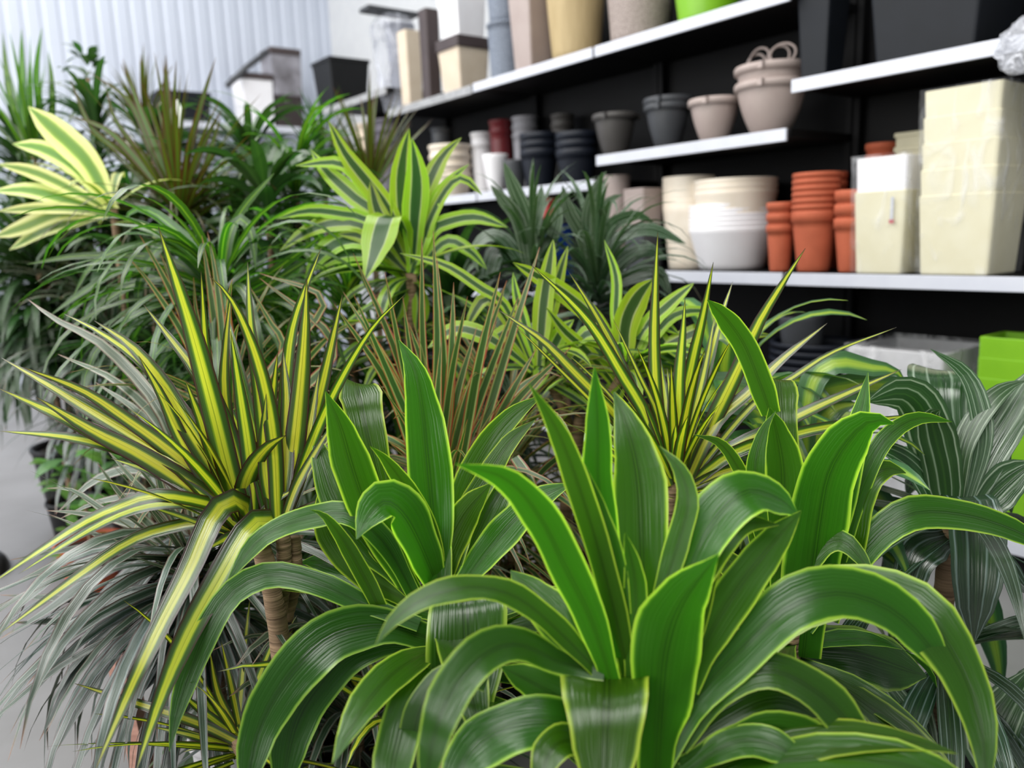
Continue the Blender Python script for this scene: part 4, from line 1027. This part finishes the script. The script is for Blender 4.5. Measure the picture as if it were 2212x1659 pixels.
# ------------------------------------------------------------------ plants further back
def bush(label, px, py, d, m, n, L, w, el, droop, prof='sword', seed=0, extra='', name='potted_dracaena', potr=.1, hz=.1, k=.3, cross=3, more=None, dy=0, exd=None, fold=.25, potm=None, poth=.26):
    t, c = plant(label, px, py, d, potr, poth, potm, name=name, dy=dy)
    mb = MB()
    if extra: traced(mb, extra, exd or d, prof, k, 5, 12, .2)
    rosette(mb, c, n, L, w, el, droop, prof, seed=seed, hz=hz, cross=cross, fold=fold)
    if more: rosette(mb, c+Vector((0, 0, more[0])), *more[1:], seed=seed+1, cross=cross)
    mb.build('foliage', MATS[m], t); return t, c
bush('spiky bronze green plant with thin upright leaves, upper left', 385, 450, 3.0, 'bronze_leaf', 46, (.35, .55), (.016, .024), (25, 85), 15, seed=81, hz=.14, name='bronze_dracaena', extra='''
24 0 0 | 385,450 365,330 360,220 358,118
15 0 0 | 385,450 405,340 430,240 466,124
15 0 0 | 380,450 345,340 300,230 265,128
14 .1 0 | 385,450 330,330 280,220 200,160
16 .0 0 | 390,450 420,360 450,290 480,236
14 .0 0 | 390,450 440,370 462,300 478,250
16 .6 0 | 380,450 300,350 230,280 150,250
14 .8 0 | 380,450 280,340 200,280 150,168
14 .1 0 | 380,450 330,370 250,260 230,190
''', more=(-.05, 90, (.4, .6), (.012, .02), (-10, 40), 85))
bush('plant with broad cream and green striped leaves at the left edge', 245, 450, 2.85, 'cream_leaf', 7, (.25, .36), (.03, .045), (0, 50), 60, 'broad', seed=83, cross=5, name='cream_striped_dracaena', extra='''
50 .2 - | 242,455 192,355 131,292 61,230
30 .2 - | 242,450 161,362 91,321 27,311
26 .5 - | 238,455 141,402 71,371 -5,354
30 .5 - | 237,460 141,432 61,411 -15,412
30 .5 - | 235,465 131,462 51,491 -15,512
24 .9 - | 235,465 151,452 71,451 -5,456
26 .9 - | 240,460 160,480 90,500 20,540
''', dy=.0)
bush('tall green sword leaved plant at the left edge by the wall', 70, 330, 3.7, 'slender_green_leaf', 22, (.3, .55), (.014, .022), (40, 88), 12, seed=85, name='sword_leaved_plant', extra='''
18 .1 0 | 70,340 50,240 48,150 46,62
16 .2 0 | 75,340 85,240 78,160 90,60
15 .2 0 | 60,340 30,240 15,160 5,70
15 .1 0 | 85,340 110,260 112,180 104,110
''')
# small leafy tree
def leafy(label, px, py, d, m, n, seed, sp=.12, sz=(.05, .08), w=(.025, .035), name='leafy_plant', top=None, potr=.09, poth=.2, potm=None):
    t, c = plant(label, px, py, d, potr, poth, potm, name=name, stemr=.008)
    mb = MB(); r = random.Random(seed)
    for i in range(n):
        a = r.uniform(0, 6.28); h = r.uniform(-sp*1.2, sp*1.1); q = sp*r.uniform(.05, .75)*(1-.5*max(0, h)/sp)
        p = c+Vector((math.cos(a)*q, math.sin(a)*q, h))
        rosette(mb, p, 1, sz, w, (-10, 60), 50, 'oval', (math.degrees(a)-30, math.degrees(a)+30), seed=seed*100+i, seg=5, spread=.005, hz=0)
    mb.build('foliage', MATS[m], t); return t, c
leafy('small leafy plant with rounded leaves standing before the white wall', 190, 170, 4.2, 'dark_green_leaf', 34, 91, .13, (.07, .1), (.035, .045))
bush('plant with white spoon shaped flowers and dark oval leaves behind the bronze one', 330, 330, 3.6, 'dark_green_leaf', 40, (.2, .32), (.06, .09), (-10, 60), 60, 'oval', seed=93, cross=5, name='peace_lily', hz=.2)
pl = bpy.data.objects['peace_lily']; c = P(330, 330, 3.6)
for i, (x, y, s) in enumerate(((383, 225, 50), (372, 322, 46), (345, 345, 40), (282, 300, 34), (395, 402, 46), (320, 268, 30))):
    mb = MB(); traced(mb, '%d .2 0 | %d,%d %d,%d %d,%d' % (s*.5, x+4, y+s, x-2, y+s*.5, x, y-s*.2), 3.3, 'oval', .2, 5, 10, .3)
    mb.build('flower_spathe', MATS['white_spathe'], pl); MB().tube([P(x+3, y+s, 3.3), P(x+3, y+s+60, 3.4), c], .004, 6).build('flower_stalk', MATS['pale_green_leaf'], pl)
bush('dark spiky plant near the wall beside the slate grey trough', 312, 260, 3.95, 'bronze_leaf', 40, (.22, .34), (.014, .02), (35, 88), 10, seed=95, name='bronze_dracaena')
bush('bushy green narrow leaved plant left of the tall lime striped one', 640, 420, 3.1, 'slender_green_leaf', 90, (.3, .45), (.018, .028), (-10, 75), 90, 'strap', seed=97, name='slender_leaved_dracaena', hz=.25)
bush('dense dark green plant below the wall shelf', 545, 370, 3.6, 'dark_green_leaf', 90, (.25, .4), (.025, .04), (-10, 75), 80, 'strap', seed=99, name='leafy_plant', hz=.3)
bush('glossy dark leaved plant between the bronze and lime striped ones', 580, 470, 2.85, 'dark_green_leaf', 80, (.22, .36), (.035, .055), (-15, 60), 80, 'oval', seed=101, name='leafy_plant', hz=.25)
bush('bronze spiky plant half hidden behind the tall lime striped one', 800, 400, 3.3, 'bronze_leaf', 50, (.28, .42), (.014, .02), (20, 85), 15, seed=103, name='bronze_dracaena', extra='''
12 .1 0 | 800,400 830,330 850,280 868,230
12 .1 0 | 790,400 760,330 735,290 716,262
12 .1 0 | 810,400 850,330 870,300 885,262
''')
bush('green plant with upright leaves near the end of the shelving', 700, 380, 3.9, 'dark_green_leaf', 60, (.22, .36), (.02, .03), (20, 85), 30, seed=105, name='sword_leaved_plant', hz=.2)
bush('dark plant with long drooping grey leaves in a black pot on the left', 120, 640, 3.9, 'dark_green_leaf', 170, (.4, .7), (.02, .034), (-20, 50), 110, seed=107, name='drooping_dracaena', potr=.2, poth=.4, hz=.3, more=(-.25, 60, (.35, .6), (.018, .028), (-30, 30), 100))
bush('deep green bushy plant behind the slender arching one', 330, 640, 2.9, 'dark_green_leaf', 80, (.25, .42), (.02, .035), (-20, 60), 90, 'strap', seed=109, name='leafy_plant', hz=.35, more=(-.25, 60, (.3, .45), (.02, .035), (-30, 40), 80, 'strap'))
bush('dim dark green plant under the tall lime striped one', 760, 700, 2.6, 'slender_green_leaf', 90, (.28, .45), (.018, .03), (-10, 65), 90, 'strap', seed=111, name='slender_leaved_dracaena', hz=.3, more=(-.3, 60, (.3, .45), (.02, .03), (-20, 50), 80, 'strap'))
bush('dark bushy plant in the gap below the two lime striped heads', 1060, 800, 2.45, 'white_striped_leaf', 50, (.25, .38), (.03, .045), (-20, 60), 80, 'strap', seed=113, name='white_striped_dracaena', hz=.25, cross=5, more=(-.3, 40, (.28, .4), (.03, .045), (-30, 40), 80, 'strap'))
leafy('low light green leafy plant in a terracotta pot on the floor at left', 185, 1090, 3.2, 'pale_green_leaf', 60, 115, .2, (.08, .13), (.04, .06), potm=terra, potr=.13, poth=.2)
leafy('small green leafy plant beside the terracotta pot, partly hidden', 280, 1000, 3.0, 'pale_green_leaf', 60, 117, .18, (.07, .12), (.035, .05))

for lab, px, py, d, m, nn, L_, w_, sd, nm in (
    ('dim drooping grassy plant low at the left behind the spiky leaves', 250, 760, 3.3, 'grey_tricolour_leaf', 150, (.35, .6), (.02, .03), 121, 'drooping_dracaena'),
    ('dark leafy plant low behind the slender arching one', 440, 800, 3.0, 'dark_green_leaf', 130, (.3, .5), (.03, .045), 123, 'leafy_plant'),
    ('shaded green plant low behind the pink edged blades', 620, 790, 2.85, 'slender_green_leaf', 150, (.3, .5), (.022, .034), 125, 'slender_leaved_dracaena'),
    ('shaded drooping plant at the far left beneath the cream striped one', 85, 590, 3.4, 'dark_green_leaf', 230, (.35, .6), (.022, .036), 127, 'drooping_dracaena'),
    ('dark leafy plant beneath the bronze spiky one', 290, 560, 3.45, 'dark_green_leaf', 190, (.3, .5), (.03, .05), 129, 'leafy_plant'),
    ('dark leafy plant filling the gap beneath the wall shelf plants', 520, 560, 3.2, 'dark_green_leaf', 140, (.3, .5), (.03, .05), 131, 'leafy_plant'),
    ('dark leafy plant in the shade between both lime striped plants', 980, 720, 2.8, 'dark_green_leaf', 130, (.3, .45), (.03, .045), 133, 'leafy_plant'),
    ('shaded plant low down behind the right spiky yellow one', 1560, 930, 2.0, 'yellow_centred_leaf', 60, (.3, .42), (.04, .06), 135, 'yellow_centred_dracaena'),
    ('dense dark green plant between the cream striped one and the white wall', 215, 330, 3.75, 'dark_green_leaf', 130, (.2, .36), (.02, .034), 151, 'leafy_plant'),
    ('dark green plant under the tall sword leaves at the left edge', 60, 400, 3.8, 'dark_green_leaf', 130, (.25, .42), (.02, .034), 153, 'leafy_plant'),
    ('shaded narrow leaved plant low between the canes and the broad lime margined leaves', 770, 1560, 1.75, 'grey_tricolour_leaf', 150, (.28, .48), (.014, .024), 141, 'pink_edged_dracaena'),
    ('shaded yellow striped plant low down beneath the broad leaves, bottom centre', 880, 1700, 1.5, 'kiwi_leaf', 70, (.25, .4), (.014, .022), 143, 'yellow_striped_dracaena'),
    ('dark leafy plant low behind the spiky yellow striped canes', 620, 1330, 2.0, 'dark_green_leaf', 130, (.28, .48), (.018, .03), 145, 'leafy_plant'),
    ('shaded grassy plant beneath the pink edged blades in the centre', 1100, 1050, 2.15, 'tricolour_leaf', 150, (.3, .5), (.012, .02), 137, 'pink_edged_dracaena')):
    bush(lab, px, py, d, m, nn, L_, w_, (-30, 70), 95, 'strap', seed=sd, name=nm, hz=.4, cross=3, more=(-.25, nn//2, (.3, .5), w_, (-40, 30), 80, 'strap'))
# odds and ends on the floor
p = P(478, 630, 2.25); o = MB().lathe((p.x+.02, p.y, 0), [(0, 0), (.1, 0), (.1, .01), (.085, .288), (0, .288)], 32).build('plant_stand', black_plastic, loc=(p.x+.02, p.y, 0)); tag(o, 'black stand carrying the white pot of the slender arching plant', 'stand')
a, bb = P(255, 1395, 2.0), on_z(330, 1740, 0)
dv = (bb-a).normalized(); v0 = bb+dv*.0
o = MB().tube([a, v0], .032, 4).build('wooden_stake', mat('weathered_wood', 'b98c7c', .75, '9c7264', (14, 14, 60), .2), loc=bb, smooth=False); tag(o, 'pinkish weathered wooden stake standing among the drooping leaves', 'stake')
q = on_z(8, 1222, 0)
v = []; f = []
o = MB()
for j in range(9):
    th = math.pi/2*j/8
    for i in range(20):
        a = 2*math.pi*i/20; v.append((q.x-.03+.055*math.cos(a)*math.sin(th+.001), q.y+.13*math.sin(a)*math.sin(th+.001), .07*math.cos(th)))
for j in range(8):
    for i in range(20):
        l = (i+1) % 20; f.append((j*20+i, (j+1)*20+i, (j+1)*20+l, j*20+l))
o.add(v, f); o = o.build('shoe', mat('black_leather', '1c1b1b', .4, '151414'), loc=(q.x, q.y, 0)); tag(o, 'rounded toe of a black shoe on the floor at the left edge', 'shoe')
for o in bpy.data.objects:
    if 'org' in o.keys(): del o['org']
